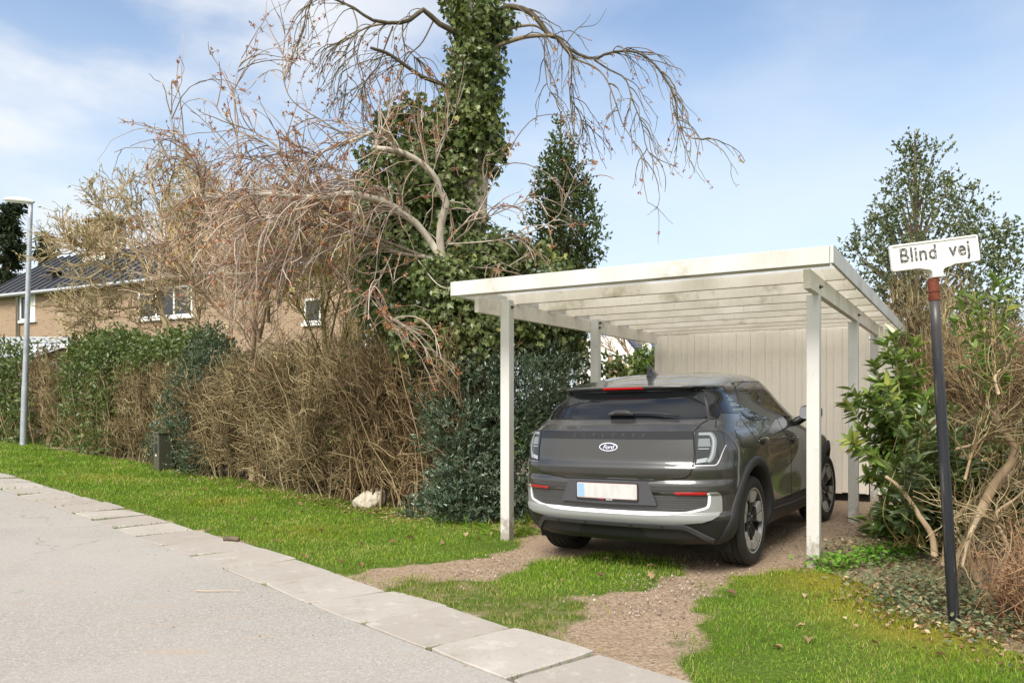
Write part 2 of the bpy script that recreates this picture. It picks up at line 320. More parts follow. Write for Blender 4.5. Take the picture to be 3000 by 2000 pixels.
def b_ground(t, b):
    pos = nd(t, 'ShaderNodeNewGeometry').outputs['Position']
    n1 = noise(t, 5, 6, .62, vec=pos); n2 = noise(t, 38, 5, .65, vec=pos); n3 = noise(t, 1.3, 4, .5, vec=pos)
    soil = ramp(t, n2, [(.25, (.15, .10, .06)), (.5, (.34, .245, .165)), (.75, (.54, .425, .31))])
    soil = mixc(t, mrange(t, n1, .35, .65, 0, .75), soil, mixc(t, .45, soil, (.47, .36, .26)))
    vor = nd(t, 'ShaderNodeTexVoronoi', {'Vector': pos, 'Scale': 42.}); peb = mrange(t, vor.outputs['Distance'], .10, .32, 1, 0)
    peb = nd(t, 'ShaderNodeMath', {0: peb, 1: mrange(t, n1, .47, .62, 0, 1)}, operation='MULTIPLY').outputs[0]
    soil = mixc(t, peb, soil, ramp(t, nd(t, 'ShaderNodeSeparateColor', {0: vor.outputs['Color']}).outputs[0], [(0, (.20, .15, .11)), (.6, (.42, .34, .27)), (1, (.62, .56, .48))]))
    turf = ramp(t, n2, [(.25, (.05, .085, .012)), (.6, (.11, .17, .022)), (.85, (.19, .21, .05))])
    turf = mixc(t, attr(t, 'moss'), turf, ramp(t, n2, [(.2, (.14, .14, .012)), (.8, (.30, .26, .04))]))
    f = nd(t, 'ShaderNodeMath', {0: attr(t, 'lawn'), 1: mrange(t, n1, .3, .7, -.22, .22)}, operation='ADD').outputs[0]
    t.links.new(mixc(t, mrange(t, f, .30, .62), soil, turf), b.inputs['Base Color'])
    h = nd(t, 'ShaderNodeMath', {0: n2, 1: peb}, operation='ADD').outputs[0]; bump(t, b, h, 1.0, .03)
M['ground'] = mat('ground', (.2, .15, .1), .95, .15, build=b_ground)
g = MB(); g.add(np.column_stack([P2, Z]), np.stack([q, q + 1, q + nx + 1, q + nx], 1), 0.5)
ground = g.build('ground', M['ground'], smooth=True); tag(ground, kind='structure')
for nm, val in (('lawn', la), ('moss', np.clip(ms, 0, 1))):
    a = ground.data.attributes.new(nm, 'FLOAT', 'POINT'); a.data.foreach_set('value', val.astype(np.float32))

# road sheet, following the ground
def b_road(t, b):
    pos = nd(t, 'ShaderNodeNewGeometry').outputs['Position']
    n1 = noise(t, 150, 3, .6, vec=pos); n2 = noise(t, .9, 5, .6, vec=pos); n3 = noise(t, 7, 5, .65, vec=pos)
    v = nd(t, 'ShaderNodeTexVoronoi', {'Vector': pos, 'Scale': 95.}); cc = nd(t, 'ShaderNodeSeparateColor', {0: v.outputs['Color']}).outputs[0]
    c = ramp(t, cc, [(0, (.25, .235, .21)), (.45, (.335, .315, .285)), (.8, (.40, .375, .34)), (1, (.52, .49, .45))])
    c = mixc(t, mrange(t, n1, .36, .60, .30, .9), (.24, .22, .195), c)
    c = mixc(t, mrange(t, n2, .35, .70, 0, .55), c, (.37, .34, .305)); c = mixc(t, mrange(t, n3, .60, .78, 0, .35), c, (.38, .31, .24))
    big = noise(t, .35, 4, .6, vec=pos); c = mixc(t, mrange(t, big, .40, .62, 0, .4), c, (.41, .385, .35)); c = mixc(t, mrange(t, noise(t, .7, 6, .7, vec=pos), .52, .75, 0, .3), c, (.28, .26, .235))
    st2 = noise(t, 1.6, 3, .5, vec=nd(t, 'ShaderNodeMapping', {0: pos, 'Rotation': (0, 0, .8), 'Scale': (1, 2.6, 1)}).outputs[0]); c = mixc(t, mrange(t, st2, .61, .76, 0, .5), c, (.40, .29, .20))
    wv = nd(t, 'ShaderNodeVectorMath', {0: pos, 1: nd(t, 'ShaderNodeVectorMath', {0: nd(t, 'ShaderNodeTexNoise', {'Vector': pos, 'Scale': 2.2, 'Detail': 5.}).outputs[1], 3: .55}, operation='SCALE').outputs[0]}, operation='ADD').outputs[0]
    ck = nd(t, 'ShaderNodeTexVoronoi', {'Vector': wv, 'Scale': .42}, feature='DISTANCE_TO_EDGE').outputs['Distance']; ckm = nd(t, 'ShaderNodeMath', {0: mrange(t, ck, .0, .006, .7, 0), 1: mrange(t, big, .53, .60, 0, 1)}, operation='MULTIPLY').outputs[0]
    c = mixc(t, ckm, c, (.12, .105, .09))
    t.links.new(c, b.inputs['Base Color']); bump(t, b, nd(t, 'ShaderNodeMath', {0: n1, 1: v.outputs['Distance']}, operation='SUBTRACT').outputs[0], .22, .004)
M['road'] = mat('road', (.3, .3, .3), .88, .2, build=b_road)
offs = np.array([-.006, -.3, -.8, -1.6, -2.6, -3.6, -4.6, -5.6, -6.4]); rp = ROADE[:, None] + kn[:, None] * offs[None, :, None]; k, o_ = rp.shape[:2]
V = np.column_stack([rp.reshape(-1, 2), gz(rp[..., 0], rp[..., 1]).ravel() + .012 - .0 * rp[..., 0].ravel()]); q = (np.arange(k - 1)[:, None] * o_ + np.arange(o_ - 1)[None]).ravel()
road = MB().add(V, np.stack([q, q + 1, q + o_ + 1, q + o_], 1), .5).build('road', M['road'], smooth=True); tag(road, kind='structure')

# kerb slabs: one pavement of separate concrete flags with open joints
def b_slab(t, b):
    pos = nd(t, 'ShaderNodeNewGeometry').outputs['Position']
    n1 = noise(t, 120, 3, .6, vec=pos); n2 = noise(t, 2.2, 6, .65, vec=pos); n3 = noise(t, 11, 5, .7, vec=pos)
    c = ramp(t, attr(t), [(0, (.35, .315, .275)), (.5, (.39, .355, .315)), (1, (.43, .395, .35))])
    c = mixc(t, mrange(t, n2, .40, .66, 0, .5), c, (.33, .295, .25)); c = mixc(t, mrange(t, n3, .58, .72, 0, .5), c, (.27, .24, .20)); c = mixc(t, mrange(t, n1, .52, .72, 0, .55), c, (.25, .225, .20)); n4 = noise(t, 4.5, 7, .72, vec=pos); c = mixc(t, mrange(t, n4, .56, .66, 0, .45), c, (.27, .235, .185)); c = mixc(t, mrange(t, n4, .36, .44, .35, 0), c, (.58, .54, .48))
    t.links.new(c, b.inputs['Base Color']); bump(t, b, n1, .35, .004)
M['slab'] = mat('slab', (.4, .38, .35), .9, .2, build=b_slab)
sl = MB(); LE = LAWNE
for i in range(len(ROADE) - 1):
    a, b, c, d = ROADE[i], ROADE[i + 1], LE[i + 1], LE[i]; jit = rng.normal(0, .008, 4); sh = .012
    ab = nrm(b - a) * .010; ad = nrm(d - a) * .004
    ext = kn[i] * rng.normal(.0, .018)
    cs = [a + ab + ad, b - ab + ad, c - ab + ext, d + ab + ext]; zt = [float(gz(*p)) + sh + j for p, j in zip(cs, jit)]
    nseg = 6; top = []; bt = rng.normal(0, .004, 40)
    ring = []
    for e in range(4):
        p, r = cs[e], cs[(e + 1) % 4]; z0, z1 = zt[e], zt[(e + 1) % 4]
        for s_ in range(nseg):
            f = s_ / nseg; wob = rng.normal(0, .0035); pp = p * (1 - f) + r * f; ctr = sum(cs) / 4
            pp = pp + nrm(ctr - pp) * (abs(wob) + (.02 if s_ == 0 and rng.random() < .5 else .006 if s_ == 0 else 0)); ring.append([*pp, z0 * (1 - f) + z1 * f])
    ring = np.array(ring); ctr2 = ring[:, :2].mean(0); inn = ring.copy(); inn[:, :2] += (ctr2 - inn[:, :2]) * .018; inn[:, 2] += .004; low = ring.copy(); low[:, 2] -= .08
    m = len(ring); V = np.vstack([inn, ring, low]); ii = np.arange(m); jj = (ii + 1) % m; r_ = rng.random()
    sl.add(V, np.vstack([np.stack([ii, jj, jj + m, ii + m], 1), np.stack([ii + m, jj + m, jj + 2 * m, ii + 2 * m], 1)])[:, ::-1], r_)
    sl.v.append(np.array([[*ctr2, inn[:, 2].mean()]])); sl.f.append(np.stack([ii + sl.n - 3 * m, jj + sl.n - 3 * m, np.full(m, sl.n)], 1)); sl.n += 1; sl.a.append(np.full(m, r_)); sl.m.append(np.zeros(m, int))
pav = sl.build('pavement', M['slab']); tag(pav, kind='structure')

# ------------------------------------------------------------------ carport
CANG = -math.atan2(.4955, .8686)
cp = thing('carport', 'white painted timber carport with mossy rafters and open sides over the parked car', 'carport', (CO[0], CO[1], 0), CANG)
RISE = .0135; zb = lambda v: 2.222 + RISE * (v + .4); BH = .148
def gl(u, v): p = CO + CU * u + CV * v; return float(gz(*p))
def slopebox(mb, u0, u1, v0, v1, b0, b1, h, mi=0, cut=0.):
    """box running along v with sloping bottom"""
    V = [[u, v, (b0 if v == v0 else b1) + (h if t else 0)] for u in (u0, u1) for v in (v0, v1) for t in (0, 1)]
    return mb.add(V, [[0, 1, 3, 2], [4, 6, 7, 5], [0, 4, 5, 1], [2, 3, 7, 6], [0, 2, 6, 4], [1, 5, 7, 3]], rng.random(), mi)
def bevel(o, wd=.004, seg=2):
    m = o.modifiers.new('bevel', 'BEVEL'); m.width = wd; m.segments = seg; m.limit_method = 'ANGLE'; return o
def leanbox(mb, u, v, w_, z0, z1, lean=(0, 0)):
    V = [[u + a * w_ + (lean[0] if t else 0), v + b * w_ + (lean[1] if t else 0), (z1 if t else z0)] for a in (0, 1) for b in (0, 1) for t in (0, 1)]
    return mb.add(V, [[0, 1, 3, 2], [4, 6, 7, 5], [0, 4, 5, 1], [2, 3, 7, 6], [0, 2, 6, 4], [1, 5, 7, 3]], rng.random())
for (u, v, top) in ((0, 0, zb(0)), (0, 2.573, zb(2.6)), (0, 4.80, zb(4.8) + .14), (-2.886, 0, zb(0) + BH + .01), (-2.886, 2.17, zb(2.2) + BH + .01)):
    bevel(leanbox(MB(), u, v, .1, gl(u, v) - .12, top, (.0, 0)).build('post', M['post_wood'], cp), .005)
bevel(slopebox(MB(), .045, .097, -.4, 4.80, zb(-.4), zb(4.8), BH).build('beam', M['rafter_wood'], cp), .003)
bevel(slopebox(MB(), -2.935, -2.886, -.4, 4.60, zb(-.4), zb(4.6), BH).build('beam', M['rafter_wood'], cp), .003)
for j, v in enumerate((-.55, .33, 1.03, 1.72, 2.40, 3.07, 3.75, 4.30, 4.78, 5.4, 6.1, 6.8)):
    b0 = zb(v) + BH - (.012 if j == 0 else 0); hh = .108 + (.012 if j == 0 else 0)
    bevel(MB().box(-3.0, .252, v, v + .045, b0 + .001, b0 + hh).build('rafter', M['rafter_wood'], cp), .003)
FB = zb(-.6) + BH - .004
bevel(MB().box(-3.05, .262, -.60, -.576, FB, FB + .130).build('fascia', M['white_wood'], cp), .003)
f = MB(); nseg = 24
for a, b in ((-.60, .62), (.623, 3.4), (3.402, 7.15)): slopebox(f, .266, .290, a, b, FB + RISE * (a + .6), FB + RISE * (b + .6), .130)
bevel(f.build('fascia', M['white_wood'], cp), .003)
bevel(slopebox(MB(), -3.075, -3.052, -.6, 7.15, FB, FB + RISE * 7.75, .130).build('fascia', M['white_wood'], cp), .003)
xs = np.arange(-.574, 7.13, .0385 * .5); k = len(xs); zz = FB + .116 + RISE * (xs + .574) + .014 * np.cos(np.arange(k) * np.pi / 2)
us = np.linspace(-3.05, .262, 5); V = np.array([[u, v, z] for u in us for v, z in zip(xs, zz)]); q = (np.arange(4)[:, None] * k + np.arange(k - 1)[None]).ravel()
MB().add(V, np.stack([q, q + 1, q + k + 1, q + k], 1), .5).build('roof_sheet', M['roof_sheet'], cp, True)
for (u, v, z, s) in ((-2.775, .05, zb(0) + .085, 1), (-2.775, 2.22, zb(2.2) + .11, 1), (-2.775, 2.21, zb(2.2) + .05, 1), (.105, .03, zb(0) + .06, 1), (.105, 2.62, zb(2.6) + .07, 1)):
    bolt = MB(); bolt.tube([[u - .02, v, z], [u + .004, v, z], [u + .006, v, z], [u + .0065, v, z], [u + .02, v, z]], [.016, .016, .010, .007, .007], 8); bolt.build('bolt', M['iron'], cp)

# ------------------------------------------------------------------ shed at the back of the carport
sh = thing('shed', 'beige timber shed with vertical boards at the back of the carport', 'shed', (*(CO + CU * .1 + CV * 4.75), 0), CANG)
def boards(n_along, x0, x1, fixed, along, z0, z1, out_dir, nm):
    m = MB(); x = x0; k = 0
    while x < x1 - .01:
        wd = (.105 if k % 2 else .098); d = .018 if k % 2 else .0; e = min(x1, x + wd); dz = rng.normal(0, .006)
        if along == 'u': m.box(x, e - .001, fixed - d * out_dir if out_dir > 0 else fixed, fixed + .02, z0 + dz, z1)
        else: m.box(fixed, fixed + .02 + d, x, e - .001, z0 + dz, z1)
        x = e; k += 1
    return bevel(m.build(nm, M['shed_wood'], sh), .003, 1)
# front wall faces the car (-v); the shed's own origin sits at u=.1, v=4.75
boards(0, -3.08, -.11, .02, 'u', .19, zb(4.75) + .12, 1, 'front_wall')
boards(0, .06, 2.5, .0, 'v', .17, zb(5.5) + .13, 1, 'side_wall')
slopebox(MB(), -3.10, -3.06, .05, 2.5, .17, .17, 2.3).build('side_wall', M['shed_wood'], sh)
MB().box(-3.08, 0, 2.5, 2.53, .17, zb(7.) + .1).build('back_wall', M['shed_wood'], sh)
MB().box(-3.04, -.04, .10, 2.46, -.05, .21).build('underfloor_shade', M['shadow_gap'], sh)  # near-black block stands in for the shade below the shed walls

# ------------------------------------------------------------------ sign post
sp = gp(2795, 1832)
def b_pole(t, b):
    n = noise(t, 9, 6, .65, stretch=(3, 3, .25)); n2 = noise(t, 60, 4, .6, stretch=(1, 1, .3)); z = nd(t, 'ShaderNodeSeparateXYZ', {0: nd(t, 'ShaderNodeTexCoord').outputs['Object']}).outputs[2]
    c = ramp(t, n, [(.3, (.006, .007, .012)), (.55, (.018, .018, .024)), (.68, (.10, .09, .075)), (.8, (.20, .18, .15))])
    c = mixc(t, mrange(t, z, 1.55, 1.95, 0, .55), c, (.10, .085, .07)); t.links.new(c, b.inputs['Base Color']); bump(t, b, n2, .3, .003)
M['pole_paint'] = mat('pole_paint', (.01, .01, .012), .38, .5, build=b_pole)
def b_rust(t, b):
    n = noise(t, 30, 6, .7); t.links.new(ramp(t, n, [(.3, (.07, .022, .014)), (.6, (.17, .048, .028)), (.8, (.26, .11, .07))]), b.inputs['Base Color']); bump(t, b, n, .6, .006)
M['rust'] = mat('rust', (.2, .06, .04), .85, .2, build=b_rust)
def b_plate(t, b):
    n = noise(t, 26, 6, .7); n2 = noise(t, 7, 5, .6); c = mixc(t, mrange(t, n, .56, .72, 0, .6), (.76, .74, .71), (.42, .39, .36)); c = mixc(t, mrange(t, n2, .55, .75, 0, .4), c, (.55, .53, .48))
    t.links.new(c, b.inputs['Base Color']); bump(t, b, n, .5, .004)
M['sign_paint'] = mat('sign_paint', (.75, .73, .7), .55, .35, build=b_plate)
def b_let(t, b):
    n = noise(t, 55, 5, .7); t.links.new(ramp(t, n, [(.43, (.03, .03, .032)), (.54, (.12, .12, .12)), (.62, (.45, .44, .42))]), b.inputs['Base Color'])
M['sign_letter'] = mat('sign_letter', (.05, .05, .05), .6, build=b_let)
so = thing('street_sign', 'weathered white plate reading Blind vej on a leaning black pole', 'street sign', g3(sp, .015))
lean = Matrix.Rotation(-.066, 4, 'Y'); so.rotation_euler = (D2R(-.5), -.056, 0)
MB().tube(np.array([[0, 0, z] for z in np.linspace(-.2, 1.93, 14)]), np.linspace(.033, .029, 14), 18).build('pole', M['pole_paint'], so, True)
zs = [1.925, 1.93, 1.965, 1.967, 1.973, 1.975, 1.985, 1.99, 2.055, 2.058]; MB().tube([[0, 0, z] for z in zs], [.031, .0315, .0315, .0295, .0295, .0325, .0325, .0305, .0315, .028], 18).build('collar', M['rust'], so, True, 40)
def rrect(w_, h_, r, n=6):
    o = []
    for cx, cz, a0 in ((w_ / 2 - r, h_ / 2 - r, 0), (-w_ / 2 + r, h_ / 2 - r, 90), (-w_ / 2 + r, -h_ / 2 + r, 180), (w_ / 2 - r, -h_ / 2 + r, 270)):
        o += [(cx + r * math.cos(D2R(a0 + 90 * i / n)), cz + r * math.sin(D2R(a0 + 90 * i / n))) for i in range(n + 1)]
    return np.array(o)
def prism(mb, pts, y0, y1, mi=0, cz=0., cx=0.):
    """outline in x,z extruded from y0 (front) to y1, fan caps (star-shaped outlines)"""
    p = np.asarray(pts); m = len(p); A = np.column_stack([p[:, 0] + cx, np.full(m, y0), p[:, 1] + cz]); B = A.copy(); B[:, 1] = y1
    c = p.mean(0); V = np.vstack([A, B, [[c[0] + cx, y0, c[1] + cz], [c[0] + cx, y1, c[1] + cz]]]); i = np.arange(m); j = (i + 1) % m; r = rng.random()
    n0 = mb.n; mb.add(V, np.stack([i, j, j + m, i + m], 1), r, mi); mb.f.append(np.vstack([np.stack([j, i, np.full(m, 2 * m)], 1), np.stack([i + m, j + m, np.full(m, 2 * m + 1)], 1)]) + n0); mb.a.append(np.full(2 * m, r)); mb.m.append(np.full(2 * m, mi)); return mb
pl = MB(); prism(pl, rrect(.500, .158, .012), -.010, .012)
plate = pl.build('plate', M['sign_paint'], so); plate.location = (.008, -.01, 2.205); plate.rotation_euler = (0, -.055, D2R(-7)); bevel(plate, .002)
o_ = rrect(.496, .154, .011); i_ = rrect(.478, .136, .007); m_ = len(o_); V = np.vstack([np.column_stack([p[:, 0], np.full(m_, y), p[:, 1]]) for p, y in ((o_, -.0102), (o_, -.0165), (i_, -.0165), (i_, -.0102))])
k_ = np.arange(m_); k2 = (k_ + 1) % m_; MB().add(V, np.vstack([np.stack([k_ + a * m_, k2 + a * m_, k2 + (a + 1) * m_, k_ + (a + 1) * m_], 1) for a in range(3)])).build('rim', M['sign_paint'], plate)
br = MB(); prism(br, [(-.105, .002), (.105, .002), (.088, -.006), (.042, -.018), (.030, -.034), (.032, -.066), (-.032, -.066), (-.030, -.034), (-.042, -.018), (-.088, -.006)], -.03, .03, cz=-.079)
brk = br.build('bracket', M['sign_paint'], plate); bevel(brk, .006)
def text_mesh(s, size, ext, align='CENTER', shear=0, bev=0., spacing=1.):
    c = bpy.data.curves.new('lettering', 'FONT'); c.body = s; c.size = size; c.extrude = ext; c.align_x = align; c.align_y = 'CENTER'; c.shear = shear; c.bevel_depth = bev; c.space_character = spacing; c.resolution_u = 4
    o = bpy.data.objects.new('lettering', c); COL.objects.link(o); dg = bpy.context.evaluated_depsgraph_get()
    me = bpy.data.meshes.new_from_object(o.evaluated_get(dg)); bpy.data.objects.remove(o); bpy.data.curves.remove(c); return me
me = text_mesh('Blind  vej', .120, .003, bev=.0013, spacing=1.05); me.materials.append(M['sign_letter'])
lt = bpy.data.objects.new('lettering', me); COL.objects.link(lt); lt.parent = plate; lt.location = (0, -.0115, .006); lt.rotation_euler = (D2R(90), 0, 0); lt.scale = (.86, 1, 1)

# ------------------------------------------------------------------ street lamp
def b_galv(t, b):
    n = noise(t, 5, 4, .6); t.links.new(ramp(t, n, [(.3, (.30, .33, .37)), (.7, (.44, .47, .51))]), b.inputs['Base Color'])
M['galvanised'] = mat('galvanised', (.36, .39, .43), .5, .5, .35, build=b_galv)
M['lamp_shell'] = mat('lamp_shell', (.62, .62, .60), .4); M['lamp_glass'] = mat('lamp_glass', (.75, .76, .74), .25)
Yl = 20.; lb = pt(67, 1300, Yl); ltop = pt(90, 592, Yl); lb[2] = float(gz(lb[0], lb[1])) - .3
la_ = thing('street_lamp', 'tall grey street lamp with long flat head on the lawn before the hedge', 'street lamp', lb)
d = ltop - lb; n = 16; r = np.where(np.linspace(0, 1, n) < .28, .078, np.linspace(.074, .052, n)); MB().tube(np.linspace(0, 1, n)[:, None] * d[None], r, 14).build('pole', M['galvanised'], la_, True)
hd = MB(); L = np.linspace(.08, -.66, 12); prof = np.array([.3, .75, .95, 1, 1, 1, 1, .98, .94, .85, .65, .25])
pts = [(x, .0, .012 * math.sin((i) / 11 * 3.1)) for i, x in enumerate(L)]
for nm, sg, mt in (('head', 1, 'lamp_shell'), ('lens', -1, 'lamp_glass')):
    m_ = MB(); S = 9; V = []
    for (x, y, z), p in zip(pts, prof):
        for a in np.linspace(0, math.pi, S): V.append((x, .12 * p * math.cos(a), z + sg * (.085 if sg > 0 else .06) * p * math.sin(a)))
    q = (np.arange(11)[:, None] * S + np.arange(S - 1)[None]).ravel(); h = m_.add(V, np.stack([q, q + 1, q + S + 1, q + S], 1)).build(nm, M[mt], la_, True); h.location = d; h.rotation_euler = (0, D2R(4), D2R(4))

# ------------------------------------------------------------------ cable cabinet
cb = gp(478, 1379); M['cabinet'] = mat('cabinet', (.075, .072, .045), .5); M['black'] = mat('black', (.015, .015, .015), .5); M['white_label'] = mat('white_label', (.8, .8, .78), .5)
ca = thing('cable_cabinet', 'olive green cable cabinet standing on the lawn in front of the hedge', 'cable cabinet', g3(cb, -.02), D2R(50))
bevel(MB().box(-.135, .135, -.10, .10, 0, .70).build('body', M['cabinet'], ca), .008); bevel(MB().box(-.148, .148, -.113, .113, .70, .745).build('lid', M['cabinet'], ca), .01)
bevel(MB().box(-.122, .122, -.104, -.1005, .05, .67).build('door', M['cabinet'], ca), .002)
bevel(MB().box(-.1405, -.1355, -.05, .05, .36, .53).build('plaque', M['black'], ca), .002); MB().box(-.1415, -.1408, -.028, .012, .30, .335).build('sticker', M['white_label'], ca); MB().box(-.141, -.1355, -.03, .02, .58, .64).build('lock', M['black'], ca)

# ------------------------------------------------------------------ boulder
st = gp(1076, 1490)
def b_stone(t, b):
    n = noise(t, 6, 7, .65); n2 = noise(t, 40, 5, .65); v = noise(t, 4, 6, .7, stretch=(1, 1, 3.2))
    c = mixc(t, mrange(t, n, .35, .7), (.46, .40, .30), (.66, .60, .49)); c = mixc(t, mrange(t, v, .56, .64, 0, .7), c, (.27, .23, .16)); t.links.new(c, b.inputs['Base Color']); bump(t, b, n2, .7, .02)
M['stone'] = mat('stone', (.5, .45, .35), .9, .2, build=b_stone)
bm = bmesh.new(); bmesh.ops.create_icosphere(bm, subdivisions=5, radius=1)
for v in bm.verts:
    p = v.co.copy(); r = 1
    for n_, dd, a in (((.3, -.2, 1), .62, .8), ((-.75, -.1, .75), .60, .8), ((.9, -.3, .3), .84, .8), ((-.8, -.5, -.1), .82, .8), ((.1, -.95, .35), .72, .8), ((.6, -.6, .62), .80, .7), ((-.3, -.75, .6), .76, .8)):
        n_ = Vector(n_).normalized(); e = p.dot(n_) - dd
        if e > 0: p -= n_ * e * a
    q_ = np.array([p.x, p.z]); p += p.normalized() * (.05 * math.sin(7 * p.x + 3 * p.z) * math.sin(5 * p.z + 2) + .03 * math.sin(17 * p.x + 9 * p.y))
    v.co = Vector((p.x * .235 + .05 * max(0, p.z), p.y * .17, p.z * .185 + .06 * max(0, p.x)))
me = bpy.data.meshes.new('boulder'); bm.to_mesh(me); bm.free(); me.polygons.foreach_set('use_smooth', [True] * len(me.polygons)); me.materials.append(M['stone'])
bo = bpy.data.objects.new('boulder', me); COL.objects.link(bo); bo.location = g3(st + [0, .12], .10); tag(bo, 'pale weathered boulder lying on the lawn edge by the hedge', 'boulder')
def pchip(xs, ys):
    xs=np.array(xs,float); ys=np.array(ys,float); h=np.diff(xs); d=np.diff(ys)/h
    m=np.zeros(len(xs)); m[0]=d[0]; m[-1]=d[-1]
    for i in range(1,len(xs)-1):
        if d[i-1]*d[i]>0:
            a,b=2*h[i]+h[i-1],h[i]+2*h[i-1]; m[i]=(a+b)/(a/d[i-1]+b/d[i])
    def f(x):
        x=np.clip(np.asarray(x,float),xs[0],xs[-1]); i=np.clip(np.searchsorted(xs,x)-1,0,len(xs)-2)
        t=(x-xs[i])/h[i]; t2=t*t; t3=t2*t
        return (2*t3-3*t2+1)*ys[i]+(t3-2*t2+t)*h[i]*m[i]+(3*t2-2*t3)*ys[i+1]+(t3-t2)*h[i]*m[i+1]
    return f
YR=pchip([.24,.285,.35,.415,.45,.485,.5,.64,.655,.70,.735,.745,.78,.83,.885,.95,1.05,1.112,1.122,1.16,1.20,1.32,1.44,1.448,1.456,1.47,1.476,1.50,1.53,1.56,1.585,1.6,1.61],
         [.16,.09,.062,.02,.006,.01,.03,.03,.008,.008,.016,.03,.022,.016,.046,.054,.064,.07,.084,.13,.19,.275,.375,.35,.325,.32,.35,.50,.66,.84,1.02,1.2,1.45])
YF=pchip([.24,.35,.6,.8,.9,.95,1.0,1.05,1.1,1.2,1.35,1.5,1.55,1.58,1.6,1.61],
         [4.30,4.42,4.468,4.44,4.38,4.25,3.95,3.62,3.42,3.12,2.80,2.47,2.33,2.2,2.05,1.8])
W0=pchip([.24,.30,.36,.42,.46,.6,.8,.95,1.02,1.08,1.12,1.16,1.2,1.25,1.35,1.45,1.5,1.53,1.56,1.58,1.595,1.604,1.61],
         [.84,.885,.905,.91,.915,.917,.92,.917,.905,.885,.867,.85,.832,.806,.752,.70,.668,.642,.60,.55,.47,.38,.24])
DD=pchip([.24,1.0,1.2,1.45,1.52,1.61],[.55,.55,.55,.5,.55,.6])
NN=pchip([.24,1.0,1.2,1.45,1.55,1.61],[3.2,3.2,3.3,3.4,2.8,2.4])
DF=pchip([.24,.95,1.05,1.5,1.61],[.9,1.0,1.0,.6,.3])
bell=lambda x,c,s: np.exp(-((x-c)/s)**2)
def WW(y,z):
    gz=np.clip((z-.25)/.12,0,1)*np.clip((1.16-z)/.2,0,1); gz=gz*gz*(3-2*gz)
    return W0(z)+gz*(.020*bell(y,.85,.62)+.020*bell(y,3.6,.62)-.022*bell(y,2.2,.75)*bell(z,.62,.2))
def rear_y(x,z):
    D,n=DD(z),NN(z); wc=WW(YR(z)+D,z); q=np.clip(np.abs(x)/wc,0,.99999)
    return YR(z)+D*(1-(1-q**n)**(1/n))
def side_x(y,z):
    D,n=DD(z),NN(z); y0=YR(z)+D; wc=WW(y0,z); q=np.clip((y0-y)/D,0,1)
    xr=wc*(1-q**n)**(1/n)
    Df=DF(z); y1=YF(z)-Df; q=np.clip((y-y1)/Df,0,1); xf=WW(y1,z)*(1-q**2.3)**(1/2.3)
    return np.where(y<y0,xr,np.where(y>y1,xf,WW(y,z)))
# ------------------------------------------------------------------ car
from mathutils.geometry import tessellate_polygon
def b_paint(t, b):
    n = noise(t, 900, 2, .5); t.links.new(mixc(t, mrange(t, n, .4, .65, 0, .5), (.046, .045, .044), (.088, .086, .084)), b.inputs['Base Color'])
M['car_paint'] = mat('car_paint', (.07, .068, .066), .34, .5, .55, 1., build=b_paint)
M['car_glass'] = mat('car_glass', (.006, .007, .008), .02, .6); M['gloss_black'] = mat('gloss_black', (.008, .008, .010), .06, .6)
def b_plastic(t, b):
    n = noise(t, 350, 3, .6); bump(t, b, n, .25, .002)
M['cladding'] = mat('cladding', (.022, .022, .024), .55, .4, build=b_plastic); M['grey_plastic'] = mat('grey_plastic', (.060, .060, .068), .5, .4, build=b_plastic)
M['silver_trim'] = mat('silver_trim', (.24, .245, .24), .4, .5, .1); M['seam'] = mat('seam', (.004, .004, .004), .8); M['chrome'] = mat('chrome', (.7, .7, .72), .15, .5, .9)
M['red_lens'] = mat('red_lens', (.55, .008, .008), .12, .5, coat=.5)
_b = M['red_lens'].node_tree.nodes['Principled BSDF']
M['brake_lens'] = mat('brake_lens', (.75, .01, .01), .15, .5)
M['light_guide'] = mat('light_guide', (.32, .35, .36), .15, .5); M['lamp_dark'] = mat('lamp_dark', (.022, .026, .028), .05, .6); M['lamp_grey'] = mat('lamp_grey', (.16, .18, .185), .12, .6)
def b_tyre(t, b):
    n = noise(t, 60, 4, .6); t.links.new(mixc(t, n, (.016, .015, .014), (.034, .032, .029)), b.inputs['Base Color'])
M['tyre'] = mat('tyre', (.02, .02, .02), .75, .3, build=b_tyre); M['rim_dark'] = mat('rim_dark', (.02, .02, .021), .35); M['rim_grey'] = mat('rim_grey', (.36, .345, .32), .4, .5, .2)
M['plate_white'] = mat('plate_white', (.60, .58, .57), .4, build=lambda t, b: t.links.new(mixc(t, mrange(t, noise(t, 22, 1, .4, stretch=(1, 1, .35)), .42, .62, 0, .4), (.54, .525, .52), (.40, .39, .39)), b.inputs['Base Color']) and None); M['strip_letter'] = mat('strip_letter', (.06, .06, .065), .3); M['plate_blue'] = mat('plate_blue', (.26, .42, .62), .4); M['plate_edge'] = mat('plate_edge', (.55, .38, .36), .4)
M['badge_blue'] = mat('badge_blue', (.012, .018, .075), .2, coat=1.); M['badge_white'] = mat('badge_white', (.78, .78, .80), .25); M['badge_red'] = mat('badge_red', (.6, .02, .04), .4)

car = thing('car', 'dark grey metallic electric crossover parked under the carport, rear and right side showing', 'car', (CAR_T[0], CAR_T[1], .0047))
_cy, _sy = math.cos(CAR_YAW), math.sin(CAR_YAW); pt_, rl_ = .0178, .0087
Rm = Matrix(((_cy, _sy, 0), (-_sy, _cy, 0), (0, 0, 1))) @ Matrix.Rotation(pt_, 3, 'X') @ Matrix.Rotation(-rl_, 3, 'Y')
car.rotation_euler = Rm.to_euler()

